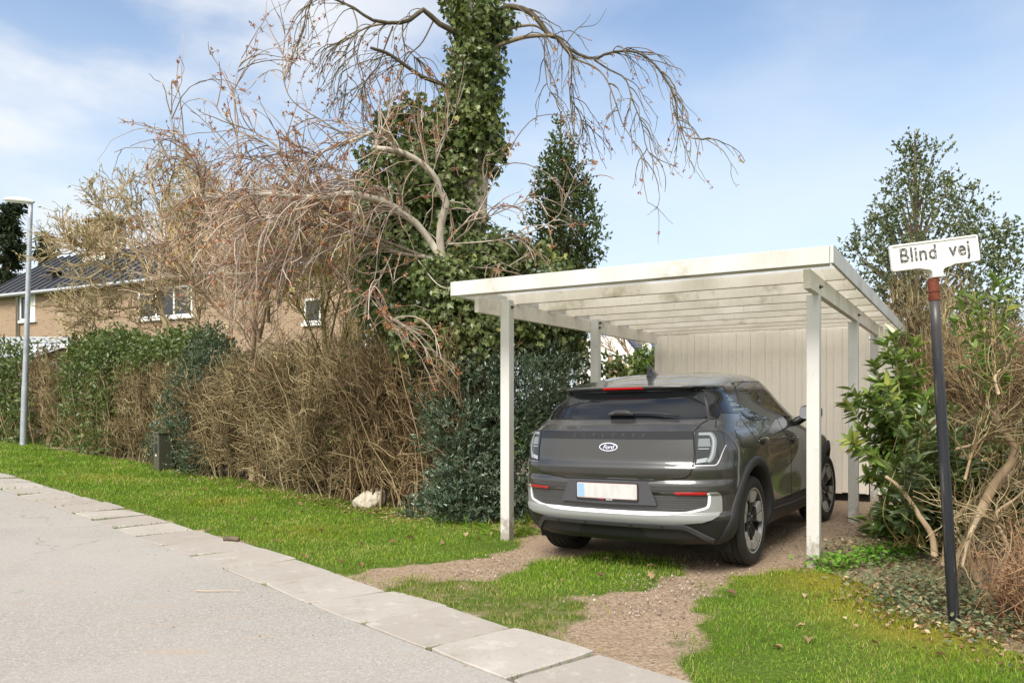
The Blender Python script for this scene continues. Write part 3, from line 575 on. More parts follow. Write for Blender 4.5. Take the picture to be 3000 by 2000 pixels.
def side_pt(y, z, s=1): return np.stack([s * side_x(y, z), y, z], -1)
def rear_pt(x, z): return np.stack([x, rear_y(x, z), z], -1)
def surf(proj, a, b, s=1):
    a = np.asarray(a, float); b = np.asarray(b, float); e = .004
    if proj == 'plate': return np.stack([a, .018 + .10 * a * a - .02 * np.exp(-((b - .72) / .06) ** 2) * 0 + 0 * b, b], -1), np.stack([0 * a, 0 * a - 1, 0 * a], -1)
    f = (lambda p, q: rear_pt(p, q)) if proj == 'rear' else (lambda p, q: side_pt(p, q, s))
    P = f(a, b); n = np.cross(f(a + e, b) - f(a - e, b), f(a, b + e) - f(a, b - e)); n = nrm(n)
    ref = np.array([0, -1., 0.2]) if proj == 'rear' else np.array([s * 1., 0, .1]); n = n * np.sign((n @ ref))[..., None]
    return P, n
def round_poly(p, r=.01, n=4):
    p = np.asarray(p, float); o = []
    for i in range(len(p)):
        a, b, c = p[i - 1], p[i], p[(i + 1) % len(p)]; d1 = a - b; d2 = c - b; l1, l2 = np.linalg.norm(d1), np.linalg.norm(d2); rr = min(r, l1 * .45, l2 * .45)
        q0 = b + d1 / l1 * rr; q1 = b + d2 / l2 * rr
        for t in np.linspace(0, 1, n + 1): o.append((1 - t) ** 2 * q0 + 2 * t * (1 - t) * b + t * t * q1)
    return np.array(o)
def ribbon(path, w0, w1=None, closed=False):
    p = np.asarray(path, float); t = np.gradient(p, axis=0); 
    if closed: t = np.roll(p, -1, 0) - np.roll(p, 1, 0)
    t = nrm(t); n = np.stack([-t[:, 1], t[:, 0]], 1); ww = np.linspace(w0, w1 if w1 is not None else w0, len(p))[:, None] / 2
    return p + n * ww, p - n * ww
def grid2d(polys, step):
    bm = bmesh.new()
    for p in polys:
        vv = [bm.verts.new((x, y, 0)) for x, y in p]
        for t3 in tessellate_polygon([[Vector((x, y, 0)) for x, y in p]]):
            try: bm.faces.new([vv[k] for k in t3])
            except ValueError: pass
    sx, sz = step if isinstance(step, tuple) else (step, step); A = np.vstack(polys)
    for ax, s in ((0, sx), (1, sz)):
        for c in np.arange(A[:, ax].min() + s * .53, A[:, ax].max(), s):
            no = [0, 0, 0]; no[ax] = 1; co = [0, 0, 0]; co[ax] = c
            bmesh.ops.bisect_plane(bm, geom=bm.verts[:] + bm.edges[:] + bm.faces[:], plane_co=co, plane_no=no, dist=1e-6)
    bmesh.ops.remove_doubles(bm, verts=bm.verts[:], dist=1e-5)
    bmesh.ops.triangulate(bm, faces=[f for f in bm.faces if len(f.verts) > 4])
    bm.verts.index_update(); V = np.array([v.co[:2] for v in bm.verts]); F = [[v.index for v in f.verts] for f in bm.faces]; E = [(e.verts[0].index, e.verts[1].index) for e in bm.edges if len(e.link_faces) == 1]
    bm.free(); return V, F, E
def panel(name, polys, proj, off, m, parent=None, s=1, step=.03, depth=.012, mod=None, smooth=True):
    if np.asarray(polys[0]).ndim == 1: polys = [polys]
    V, F, E = grid2d([np.asarray(p, float) for p in polys], step); P, n = surf(proj, V[:, 0], V[:, 1], s)
    o = np.full(len(V), off) if mod is None else off + mod(V[:, 0], V[:, 1]); Q = P + n * o[:, None]
    mb = MB(); ctr = np.array([0, 2., .8])
    for k in (3, 4):
        f = np.array([x for x in F if len(x) == k])
        if len(f):
            fn = np.cross(Q[f[:, 1]] - Q[f[:, 0]], Q[f[:, 2]] - Q[f[:, 0]]); fl = (fn * n[f[:, 0]]).sum(1) < 0; f[fl] = f[fl][:, ::-1]
            n0 = mb.n; mb.f.append(f); mb.a.append(np.full(len(f), .5)); mb.m.append(np.zeros(len(f), int))
    mb.v.append(Q); mb.n = len(Q)
    if E:
        E = np.array(E); A = Q[E]; B = A - n[E] * depth; W = np.concatenate([A, B], 1).reshape(-1, 3); i = np.arange(len(E)) * 4
        mb.add(W, np.stack([i, i + 1, i + 3, i + 2], 1), .5)
    return mb.build(name, m, parent if parent is not None else car, smooth)
def both(p): return [np.asarray(p, float), np.asarray(p, float) * [-1, 1]]
def sym(half):
    """outline given from the centre bottom round the right side to the centre top"""
    h = np.asarray(half, float); l = h[::-1] * [-1, 1]; l = l[np.abs(l[:, 0]) > 1e-6]; return np.vstack([h, l])

# body shell: stacked plan outlines
zr = np.unique(np.round(np.concatenate([np.arange(.24, 1.2, .012), np.arange(1.2, 1.44, .016), np.arange(1.44, 1.484, .004), np.arange(1.484, 1.57, .008), np.arange(1.57, 1.6101, .004)]), 4))
aa = np.linspace(0, 1, 34); aa = (aa ** .9) * np.pi / 2; nside = 112
rows = []
for z in zr:
    D, n_, Df = float(DD(z)), float(NN(z)), float(DF(z)); y0 = float(YR(z)) + D; y1 = float(YF(z)) - Df; wc = float(WW(y0, z)); w1 = float(WW(y1, z))
    qx = np.sin(aa) ** (2 / n_); r1 = np.stack([wc * qx, float(YR(z)) + D * (1 - np.cos(aa) ** (2 / n_)), np.full(34, z)], 1)
    ys = np.linspace(y0, y1, nside)[1:]; r2 = np.stack([WW(ys, z), ys, np.full(len(ys), z)], 1)
    b_ = np.linspace(0, np.pi / 2, 20)[1:]; r3 = np.stack([w1 * np.cos(b_) ** (2 / 2.3), y1 + Df * np.sin(b_) ** (2 / 2.3), np.full(19, z)], 1)
    rows.append(np.vstack([r1, r2, r3]))
RW = np.array(rows); nr, nc = RW.shape[:2]; Vb = RW.reshape(-1, 3)
q = (np.arange(nr - 1)[:, None] * nc + np.arange(nc - 1)[None]).ravel(); Fb = np.stack([q, q + 1, q + nc + 1, q + nc], 1)
ctr = Vb[Fb].mean(1); cut = np.zeros(len(Fb), bool)
for yc in (.85, 3.617): cut |= (np.hypot(ctr[:, 1] - yc, ctr[:, 2] - .365) < .47) & (ctr[:, 0] > .6)
Fb = Fb[~cut]; ctr = ctr[~cut]
lowm = ((ctr[:, 2] < .455) & (ctr[:, 1] > .28)) | (ctr[:, 2] < .44)
bd = MB(); bd.add(Vb, Fb, .5); bd.m[-1][:] = lowm; bd.add(Vb * [-1, 1, 1], Fb[:, ::-1], .5); bd.m[-1][:] = lowm
tp = RW[-1]; tl = np.vstack([tp, (tp * [-1, 1, 1])[::-1]]); c0 = np.array([[0, 1.62, 1.613]]); k = len(tl); i = np.arange(k)
n0 = bd.n; bd.v.append(np.vstack([tl, c0])); bd.f.append(np.stack([i, (i + 1) % k, np.full(k, k)], 1) + n0); bd.n += k + 1; bd.a.append(np.full(k, .5)); bd.m.append(np.zeros(k, int))
body = bd.build('body', [M['car_paint'], M['cladding']], car, True)
bm = bmesh.new(); bm.from_mesh(body.data); bmesh.ops.remove_doubles(bm, verts=bm.verts[:], dist=5e-4); bmesh.ops.recalc_face_normals(bm, faces=bm.faces[:]); bm.to_mesh(body.data); bm.free()
MB().box(-.56, .56, .22, 4.25, .23, .27).build('underbody', M['seam'], car)

# wheel arches
for s in (1, -1):
    for yc in (.85, 3.617):
        th = np.linspace(D2R(-13), D2R(193), 60); r_in = .452; P = []
        wid = .075 + .055 * (1 - np.abs(np.sin(th))) ** 1.5
        for off, fr in ((-.11, 0), (.004, 0), (.014, .06), (.015, .5), (.013, .92), (.0, 1.0)):
            r = r_in + wid * fr; yy = yc + r * np.cos(th); zz = np.maximum(.365 + r * np.sin(th), .245); p, n_ = surf('side', yy, zz, s); P.append(p + n_ * off if off > -.1 else p + np.array([-s * .12, 0, 0]))
        P = np.array(P); a_, b_ = P.shape[:2]; q = (np.arange(a_ - 1)[:, None] * b_ + np.arange(b_ - 1)[None]).ravel(); F = np.stack([q, q + 1, q + b_ + 1, q + b_], 1)
        MB().add(P.reshape(-1, 3), F[:, ::-1] if s > 0 else F, .5).build('wheel_arch', M['cladding'], car, True)
        li = MB(); th = np.linspace(D2R(-25), D2R(205), 30); A = np.stack([np.full(30, s * .86), yc + .462 * np.cos(th), .365 + .462 * np.sin(th)], 1); B = A.copy(); B[:, 0] = s * .5; i = np.arange(29)
        li.add(np.vstack([A, B]), np.stack([i, i + 1, i + 31, i + 30], 1), .5); li.v.append(np.array([[s * .5, yc, .4]])); li.f.append(np.stack([i + 30, i + 31, np.full(29, 60)], 1)); li.n += 1; li.a.append(np.full(29, .5)); li.m.append(np.zeros(29, int))
        li.build('arch_liner', M['seam'], car, True)

# rear glass, tailgate, lamps
TG = sym([(0, .738), (.36, .742), (.52, .757), (.62, .772), (.655, .795), (.672, .835), (.678, .95), (.668, 1.04), (.664, 1.112), (.688, 1.165), (.722, 1.203), (.722, 1.2035), (0, 1.2035)])
TG2 = TG.copy(); TG2[:, 0] *= 1.011; TG2[:, 1] = np.where(TG2[:, 1] < .9, TG2[:, 1] - .008, TG2[:, 1])
panel('tailgate_gap', TG2, 'rear', .0012, M['seam'], step=.05, depth=.004)
gate = panel('tailgate', TG, 'rear', .0065, M['car_paint'], step=(.035, .014))
panel('light_strip', sym([(0, 1.056), (.668, 1.056), (.663, 1.113), (0, 1.113)]), 'rear', .010, M['gloss_black'], gate, step=.04)
def wrap_text(s, size, x0, z0, off, m, nm, parent, spacing=1., shear=0., sx=1., proj='rear'):
    me = text_mesh(s, size, .0015, shear=shear, spacing=spacing); V = np.array([v.co[:] for v in me.vertices]); P, n_ = surf(proj, x0 + V[:, 0] * sx, z0 + V[:, 1]); Q = P + n_ * (off + V[:, 2:3])
    me.vertices.foreach_set('co', Q.ravel()); me.materials.clear(); me.materials.append(m); me.update(); o = bpy.data.objects.new(nm, me); COL.objects.link(o); o.parent = parent; return o
wrap_text('EXPLORER', .036, 0, 1.084, .0125, M['strip_letter'], 'lettering', gate, 3.6, sx=1.25)
th = np.linspace(0, 2 * np.pi, 40, endpoint=False); ell = lambda a, b: np.stack([a * np.cos(th), .993 + b * np.sin(th)], 1)
bdg = panel('emblem', ell(.080, .0335), 'rear', .0125, M['badge_white'], gate, step=.02)
panel('emblem_field', ell(.073, .027), 'rear', .0138, M['badge_blue'], bdg, step=.02)
wrap_text('Ford', .047, 0, .991, .0155, M['badge_white'], 'script', bdg, .92, shear=.35, sx=1.12)
RWIN = sym([(0, 1.2065), (.705, 1.2065), (.618, 1.395), (.600, 1.418), (.57, 1.436), (0, 1.441)])
rw = panel('rear_window', round_poly(RWIN, .02, 3), 'rear', .005, M['car_glass'], step=.03)
fr_o = sym([(0, 1.2035), (.718, 1.2035), (.625, 1.43), (.56, 1.447), (0, 1.449)]); panel('window_surround', fr_o, 'rear', .0025, M['gloss_black'], step=.03)
MBW = MB(); wp = [(-.02, 1.232), (.10, 1.242), (.25, 1.243), (.40, 1.231), (.52, 1.216)]; P, n_ = surf('rear', [p[0] for p in wp], [p[1] for p in wp]); MBW.tube(P + n_ * .03, [.011, .010, .008, .007, .006], 8)
P, n_ = surf('rear', [-.06, .0, .10, .155], [1.228, 1.245, 1.243, 1.228]); MBW.tube(P + n_ * .03, [.014, .027, .026, .012], 10); MBW.build('wiper', M['cladding'], car, True)
bl = [(-.185, 1.4525), (.185, 1.4525), (.175, 1.466), (-.175, 1.466)]; panel('brake_light', bl, 'rear', .004, M['brake_lens'], step=.02)
TLp = round_poly([(.682, 1.112), (.818, 1.112), (.840, 1.098), (.866, 1.006), (.838, .905), (.822, .868), (.690, .864), (.692, .935), (.680, 1.05)], .012, 3)
for s in (1, -1):
    f = lambda p: np.asarray(p, float) * [s, 1]
    sh_ = TLp.copy(); c_ = sh_.mean(0); panel('tail_light_gap', f(c_ + (sh_ - c_) * 1.05), 'rear', .001, M['seam'], step=.03, depth=.004)
    tl_ = panel('tail_light', f(TLp), 'rear', .008, M['lamp_dark'], step=.018)
    a, b = ribbon(bezsmooth([(.700, 1.094), (.75, 1.094), (.778, 1.088), (.800, 1.04), (.802, .97), (.790, .915), (.768, .885)], 26), .022, .034); panel('light_guide', f(np.vstack([a, b[::-1]])), 'rear', .0095, M['lamp_grey'], tl_, step=.02, depth=.003)
    a, b = ribbon(bezsmooth([(.703, 1.094), (.75, 1.094), (.776, 1.087), (.797, 1.04), (.799, .97), (.787, .915), (.77, .89)], 26), .006, .013); panel('light_guide', f(np.vstack([a, b[::-1]])), 'rear', .0105, M['light_guide'], tl_, step=.02, depth=.003)
    panel('lens_bar', f([(.706, .987), (.776, .987), (.776, .981), (.706, .981)]), 'rear', .0095, M['light_guide'], tl_, step=.02, depth=.003)
    panel('lens_bar', f([(.703, 1.06), (.772, 1.06), (.785, 1.0), (.703, 1.0)]), 'rear', .0089, M['lamp_grey'], tl_, step=.02, depth=.003)
    panel('lens_bar', f([(.700, .905), (.765, .918), (.775, .888), (.695, .872)]), 'rear', .0089, M['light_guide'], tl_, step=.02, depth=.003)
    a, b = ribbon(bezsmooth([(.868, 1.008), (.853, .955), (.838, .895), (.824, .8625), (.79, .8585), (.688, .8575)], 30), .009); panel('edge_highlight', f(np.vstack([a, b[::-1]])), 'rear', .0055, M['chrome'], tl_, step=.02, depth=.004)  # highlight along the body edge, put in as a bright chrome ribbon

# rear bumper
gr = sym([(0, .488), (.32, .490), (.52, .497), (.66, .518), (.757, .548), (.770, .60), (.770, .660), (.425, .660), (.352, .732), (0, .734)])
panel('bumper_grille', gr, 'rear', .002, M['grey_plastic'], step=(.05, .0044), depth=.03, mod=lambda a, b: -.010 * (.5 + .5 * np.cos(b / .0185 * 2 * np.pi)) * (np.abs(a) > .30) - .008 * (.5 + .5 * np.cos(b / .0185 * 2 * np.pi)) * (np.abs(a) <= .30) * (b < .56))
rc = sym([(0, .548), (.415, .553), (.345, .731), (0, .733)]); rec = panel('plate_recess', round_poly(rc, .008, 2), 'plate', .016, M['grey_plastic'], step=.03, depth=.02)
for s in (1, -1): panel('reflector', round_poly(np.array([(.548, .657), (.571, .638), (.767, .641), (.768, .660)]) * [s, 1], .003, 2), 'rear', .011, M['red_lens'], step=.03)
sv = sym([(0, .418), (.45, .419), (.62, .424), (.74, .436), (.80, .453), (.840, .482), (.853, .515), (.853, .60), (.846, .650), (.838, .658), (.790, .660), (.776, .652), (.775, .60), (.762, .545), (.66, .513), (.52, .492), (.32, .485), (0, .483)])
svp = panel('silver_trim', round_poly(sv, .006, 2), 'rear', .012, M['silver_trim'], step=(.03, .02), depth=.02, mod=lambda a, b: 0 * a)
inner = bezsmooth([(x, z) for x, z in [(.780, .655), (.779, .60), (.766, .546), (.70, .522), (.62, .503), (.50, .4905), (.32, .4835), (0, .4815)]], 40); inner = np.vstack([inner, (inner[::-1] * [-1, 1])[1:]])
a, b = ribbon(inner, .017); panel('edge_highlight', np.vstack([a, b[::-1]]), 'rear', .0145, M['badge_white'], svp, step=.03, depth=.006)  # lit upper edge of the trim, put in as a white ribbon
tr_path = bezsmooth([(-.745, .285), (-.71, .315), (-.665, .36), (-.625, .392), (-.57, .403), (-.3, .402), (0, .401), (.3, .402), (.57, .403), (.625, .392), (.68, .355), (.74, .31), (.775, .284)], 90); a, b = ribbon(tr_path, .032)
panel('diffuser_trim', np.vstack([a, b[::-1]]), 'rear', .020, M['grey_plastic'], step=.03, depth=.03)
panel('diffuser', sym([(0, .292), (.30, .292), (.245, .378), (0, .378)]), 'rear', .004, M['seam'], step=.04, depth=.01)
panel('tow_cover', round_poly([(.34, .425), (.42, .425), (.42, .465), (.34, .465)], .006, 2), 'rear', .0132, M['silver_trim'], svp, step=.03, depth=.003)
np_o = round_poly([(-.272, .574), (.272, .574), (.272, .717), (-.272, .717)], .016, 4); np_f = panel('number_plate', np_o, 'plate', .024, M['cladding'], step=.04, depth=.02)
panel('plate_edge', round_poly([(-.262, .590), (.262, .590), (.262, .710), (-.262, .710)], .012, 4), 'plate', .0262, M['plate_edge'], np_f, step=.04, depth=.003)
panel('plate_face', round_poly([(-.258, .594), (.258, .594), (.258, .706), (-.258, .706)], .010, 4), 'plate', .0275, M['plate_white'], np_f, step=.04, depth=.003)
panel('plate_band', round_poly([(-.256, .596), (-.196, .596), (-.196, .704), (-.256, .704)], .008, 3), 'plate', .0285, M['plate_blue'], np_f, step=.04, depth=.002)
wrap_text('VIA', .016, -.042, .582, .0255, M['badge_red'], 'lettering', np_f, 1.1, sx=1.3, proj='plate'); wrap_text('BILER', .016, .027, .582, .0255, M['badge_white'], 'lettering', np_f, 1.1, sx=1.3, proj='plate')
for x in (-.45, -.2, .2, .45):
    P, n_ = surf('rear', [x], [.402]); t_ = MB(); t_.tube([P[0] + n_[0] * .015, P[0] + n_[0] * .0225], [.011, .011], 12); t_.build('parking_sensor', M['cladding'], car)
tri = lambda c, l: c

# side glass, doors, handles
for s in (1, -1):
    sp_ = dict(proj='side', s=s)
    panel('quarter_glass', round_poly([(.345, 1.2035), (.405, 1.2035), (.475, 1.247), (.842, 1.241), (.905, 1.262), (1.010, 1.392), (1.055, 1.462), (.53, 1.4535)], .012, 3), off=.004, m=M['gloss_black'], **sp_, step=.03)
    panel('badge_lines', [[(.70 + .02 * 0 + a * .05, z), (.975 - k_ * .05, z), (.975 - k_ * .05, z - .005), (.70 + a * .05, z - .005)] for k_, (a, z) in enumerate([(0, 1.272), (.1, 1.308), (.5, 1.322), (.6, 1.352), (1., 1.366), (1.1, 1.386)])], off=.0055, m=M['light_guide'], **sp_, step=.05, depth=.002)
    panel('door_window', round_poly([(.875, 1.252), (.965, 1.216), (1.10, 1.188), (1.20, 1.179), (1.552, 1.175), (1.625, 1.376), (1.70, 1.506), (1.12, 1.498), (1.022, 1.392)], .014, 3), off=.0055, m=M['car_glass'], **sp_, step=.03)
    panel('pillar_trim', [(1.557, 1.174), (1.86, 1.171), (1.88, 1.39), (1.90, 1.51), (1.705, 1.507), (1.63, 1.376)], off=.0045, m=M['gloss_black'], **sp_, step=.03)
    panel('door_window', round_poly([(1.862, 1.170), (2.55, 1.168), (2.72, 1.185), (2.62, 1.29), (2.45, 1.42), (2.31, 1.51), (1.91, 1.515), (1.882, 1.39)], .014, 3), off=.0055, m=M['car_glass'], **sp_, step=.03)
    win = bezsmooth([(.42, 1.456), (1.05, 1.468), (1.12, 1.503), (1.75, 1.516), (2.33, 1.518), (2.47, 1.42), (2.64, 1.29), (2.80, 1.165), (2.4, 1.158), (1.2, 1.168), (1.10, 1.177), (.96, 1.204), (.87, 1.238)], 90); a, b = ribbon(win, .010)
    panel('window_trim', np.vstack([a, b[::-1]]), off=.006, m=M['gloss_black'], **sp_, step=.05, depth=.006)
    for pth in ([(.835, 1.235), (.80, 1.20), (.84, 1.14), (.90, 1.05), (.86, .985)], [(1.33, .73), (1.335, .60), (1.33, .47)], [(1.845, 1.165), (1.86, 1.09), (1.92, 1.03), (2.00, .95), (2.085, .80), (2.12, .60), (2.11, .50), (2.07, .40), (2.06, .37)],
                [(3.02, 1.10), (3.10, .9), (3.12, .6), (3.08, .46)], [(1.33, .468), (2.0, .44), (3.08, .44)], [(.38, 1.195), (.34, 1.17), (.30, 1.14)]):
        a, b = ribbon(bezsmooth(pth, 26), .006); panel('door_seam', np.vstack([a, b[::-1]]), off=.0015, m=M['seam'], **sp_, step=.06, depth=.004)
    for y, z in ((1.075, 1.005), (2.115, .972)):
        panel('handle_bowl', np.stack([y + .085 * np.cos(th), z + .036 * np.sin(th)], 1), off=.0018, m=M['seam'], **sp_, step=.02, depth=.003)
        P, n_ = surf('side', np.array([y - .105, y - .06, y + .06, y + .105]), np.full(4, z + .006), s); hb = MB(); hb.tube(P + n_ * np.array([.012, .030, .030, .012])[:, None], [.010, .015, .015, .010], 8); hb.build('door_handle', M['car_paint'], car, True)
    panel('sill', [(1.33, .262), (3.12, .262), (3.10, .425), (2.2, .418), (1.36, .452)], off=.006, m=M['cladding'], **sp_, step=.06)
    a, b = ribbon(bezsmooth([(1.38, .40), (2.2, .375), (3.08, .385)], 20), .012); panel('sill_edge', np.vstack([a, b[::-1]]), off=.014, m=M['grey_plastic'], **sp_, step=.06)
    mh = MB(); ez = bmesh.new(); bmesh.ops.create_icosphere(ez, subdivisions=4, radius=1)
    V = np.array([v.co[:] for v in ez.verts]); F = np.array([[v.index for v in f.verts] for f in ez.faces]); ez.free()
    sg = lambda a, e: np.sign(a) * np.abs(a) ** e
    W = np.stack([sg(V[:, 0], .6) * .105, sg(V[:, 1], .8) * .085 + .03 * V[:, 0] ** 2 * 0, sg(V[:, 2], .7) * .075], 1); W[:, 1] -= .02 * (V[:, 1] < 0) * 0
    mi_ = MB().add(W + [s * 1.00, 2.50, 1.215], F, .5).build('mirror', M['gloss_black'], car, True)
    mg = MB(); m_ = 24; t2 = np.linspace(0, 2 * np.pi, m_, endpoint=False); R_ = np.stack([s * 1.0 + sg(np.cos(t2), .6) * .09, np.full(m_, 2.409), 1.215 + sg(np.sin(t2), .7) * .06], 1); mg.v.append(np.vstack([R_, R_.mean(0)[None]])); i = np.arange(m_); mg.f.append(np.stack([i, (i + 1) % m_, np.full(m_, m_)], 1)); mg.n = m_ + 1; mg.a.append(np.full(m_, .5)); mg.m.append(np.zeros(m_, int)); mg.build('mirror_glass', M['chrome'], mi_)
    MB().tube([[s * .83, 2.60, 1.12], [s * .93, 2.53, 1.165]], [.045, .035], 10).build('mirror_stalk', M['gloss_black'], mi_, True)
fp = round_poly([(.50, 1.112), (.73, 1.118), (.775, 1.09), (.765, .985), (.74, .97), (.52, .978), (.495, 1.0)], .02, 4); a = fp; c_ = fp.mean(0); panel('charge_flap_gap', fp, 'side', .0015, M['seam'], step=.04, depth=.003); panel('charge_flap', c_ + (fp - c_) * .965, 'side', .0035, M['car_paint'], step=.03, depth=.003)
# roof antenna
ab = MB(); L = np.linspace(0, 1, 9); P = np.stack([np.zeros(9), .86 + .26 * L, 1.575 + .01 * L], 1); ab.v.append(np.zeros((0, 3))) if 0 else None
V = []; hts = [.105, .10, .085, .065, .048, .034, .022, .012, .004]; wds = [.020, .026, .030, .032, .032, .030, .026, .020, .010]
for i, (p, h_, w_) in enumerate(zip(P, hts, wds)): V += [[-w_, p[1], p[2] - .01], [-w_ * .35, p[1], p[2] + h_ * .8], [0, p[1], p[2] + h_], [w_ * .35, p[1], p[2] + h_ * .8], [w_, p[1], p[2] - .01]]
q = (np.arange(8)[:, None] * 5 + np.arange(4)[None]).ravel(); ab.add(V, np.vstack([np.stack([q, q + 1, q + 6, q + 5], 1), [[0, 1, 2, 3]], [[0, 3, 4, 4]]])[:, :4] if 0 else np.stack([q, q + 1, q + 6, q + 5], 1), .5); ab.add(V[:5], [[0, 1, 2, 3, 4]], .5); ab.build('antenna', M['gloss_black'], car, True, 40)

# wheels
def lathe(mb, prof, seg=64, mi=0):
    p = np.asarray(prof, float); a = np.arange(seg) * 2 * np.pi / seg; V = np.stack([np.broadcast_to(p[:, None, 0], (len(p), seg)), p[:, None, 1] * np.cos(a), p[:, None, 1] * np.sin(a)], -1).reshape(-1, 3)
    k = np.arange(len(p) - 1)[:, None]; i = np.arange(seg)[None]; j = (i + 1) % seg
    return mb.add(V, np.stack([k * seg + i, k * seg + j, (k + 1) * seg + j, (k + 1) * seg + i], -1).reshape(-1, 4), .5, mi)
R_T = .366
prof = [(.115, .262), (.122, .275), (.127, .305), (.1265, .325), (.120, .345), (.108, .357)]
for x in (.075, .03, -.03, -.075): prof += [(x + .006, .3645), (x + .005, .356), (x - .005, .356), (x - .006, .3645)]
prof = prof[:6] + [(.095, .3625)] + prof[6:] + [(-.095, .3625), (-.108, .357), (-.120, .345), (-.1265, .325), (-.127, .305), (-.122, .275), (-.115, .262)]
wheel0 = []
def make_wheel(x, y, s, steer=0.):
    root = bpy.data.objects.new('wheel', None); COL.objects.link(root); root.parent = car; root.location = (x, y, .365); root.rotation_euler = (D2R(12) if y < 2 else D2R(50), 0, (0 if s > 0 else math.pi) + steer)
    if wheel0:
        for k_ in wheel0:
            c_ = k_.copy(); COL.objects.link(c_); c_.parent = root
        return
    ty = lathe(MB(), prof, 72).build('tyre', M['tyre'], root, True, 35)
    rm = MB(); lathe(rm, [(.112, .266), (.118, .262), (.114, .252), (.085, .246), (-.10, .246)], 72); lathe(rm, [(.02, .245), (.035, .08), (.075, .075), (.085, .05), (.086, .0)], 40)
    for k_ in range(5):
        a0 = k_ * 2 * np.pi / 5
        for sg_ in (-1, 1):
            def pp(r, a, x): return [x, r * math.cos(a0 + a * sg_), r * math.sin(a0 + a * sg_)]
            T_ = [pp(.06, .05, .088), pp(.06, .55, .082), pp(.165, .40, .098), pp(.17, .05, .10), pp(.06, .05, .03), pp(.06, .55, .03), pp(.165, .40, .05), pp(.17, .05, .05)]
            F_ = [[0, 1, 2, 3], [4, 7, 6, 5], [0, 4, 5, 1], [1, 5, 6, 2], [2, 6, 7, 3], [3, 7, 4, 0]]; rm.add(T_, F_, .5)
            T_ = [pp(.150, .035, .101), pp(.150, .33, .100), pp(.185, .40, .106), pp(.246, .37, .113), pp(.249, .025, .113), pp(.150, .035, .07), pp(.150, .33, .07), pp(.185, .40, .07), pp(.246, .37, .07), pp(.249, .025, .07)]
            rm.add(T_, [[0, 1, 2, 4], [5, 9, 7, 6], [0, 5, 6, 1], [1, 6, 7, 2], [2, 7, 8, 3], [3, 8, 9, 4], [4, 9, 5, 0], [2, 3, 4, 4]][:7], .5, 1); rm.add(T_[2:5], [[0, 1, 2]], .5, 1)
    rim = rm.build('rim', [M['rim_dark'], M['rim_grey']], root, False); lathe(MB(), [(.1175, .268), (.1195, .263), (.1165, .256), (.112, .252)], 72).build('rim_edge', M['rim_grey'], root, True)
    hubm = lathe(MB(), [(.088, .036), (.096, .033), (.0965, .0)], 24).build('hub_cap', M['rim_dark'], root, True)
    lug = MB()
    for k_ in range(5): a = k_ * 2 * np.pi / 5 + .3; lug.tube([[.07, .055 * math.cos(a), .055 * math.sin(a)], [.09, .055 * math.cos(a), .055 * math.sin(a)]], [.009, .009], 8)
    lug.build('lug_nuts', M['chrome'], root)
    wheel0.extend([c_ for c_ in root.children_recursive])
for x, y, s in ((.795, .85, 1), (-.795, .85, -1), (.795, 3.617, 1), (-.795, 3.617, -1)): make_wheel(x, y, s, D2R(0) if y < 2 else D2R(-3))
# ------------------------------------------------------------------ plant builders
SHAPES = {'oval': [(.28, .46), (.62, .50), (.86, .26)], 'diamond': [(.42, .5)], 'ivy': [(.02, .40), (.30, .30), (.40, .56), (.62, .22)], 'holly': [(.14, .36), (.30, .22), (.48, .46), (.66, .22), (.82, .24)], 'long': [(.22, .5), (.55, .46), (.82, .25)]}
def leaves(mb, P, D, Nn, L, W, shape='oval', fold=.25, droop=.15, rnd=None, mi=0):
    n = len(P)
    if n == 0: return
    D = nrm(D); Nn = nrm(Nn - (Nn * D).sum(1, keepdims=True) * D); S = np.cross(D, Nn); L = np.broadcast_to(L, (n,))[:, None]; W = np.broadcast_to(W, (n,))[:, None]
    hs = SHAPES[shape]; k = len(hs); vs_ = [P, P + D * L - Nn * L * droop]
    for sg in (1, -1):
        for t, w_ in hs: vs_.append(P + D * L * t + S * W * w_ * sg + Nn * (W * w_ * fold * 2 - L * droop * t * t))
    V = np.stack(vs_, 1).reshape(-1, 3); st = (np.arange(n) * (2 + 2 * k))[:, None]
    F1 = st + np.array([0] + list(range(2, 2 + k)) + [1]); F2 = st + np.array([1] + list(range(2 + 2 * k - 1, 1 + k, -1)) + [0])
    if rnd is None: rnd = rng.random(n)
    n0 = mb.n; mb.add(V, F1, rnd, mi); mb.f.append(F2 + n0); mb.a.append(np.asarray(rnd, float)); mb.m.append(np.full(n, mi))
def grow(S, D, L, K=6, wob=.18, grav=(0, 0, 0), bias=None):
    """wandering shoots: (M,K,3)"""
    n = len(S); P = [S]; d = nrm(D); st = (np.broadcast_to(L, (n,)) / (K - 1))[:, None]; g_ = np.asarray(grav, float)
    for _ in range(K - 1):
        d = nrm(d + rng.normal(0, wob, (n, 3)) + g_); P.append(P[-1] + d * st)
    return np.stack(P, 1)
def spawn(P, n, lo=.2, hi=1., spread=.8, up=0.):
    """n starting points and directions on the shoots P"""
    m, K = P.shape[:2]; i = rng.integers(0, m, n); t = (lo + (hi - lo) * rng.random(n)) * (K - 1.001); k = t.astype(int); f = (t - k)[:, None]
    S = P[i, k] * (1 - f) + P[i, k + 1] * f; T = nrm(P[i, k + 1] - P[i, k]); d = nrm(T + spread * rdir(n) + np.array([0, 0, up])); return S, d, i, t / (K - 1)
def taper(n, K, r0, r1): return np.broadcast_to(r0, (n,))[:, None] * (1 - np.linspace(0, 1, K)) + np.broadcast_to(r1, (n,))[:, None] * np.linspace(0, 1, K)
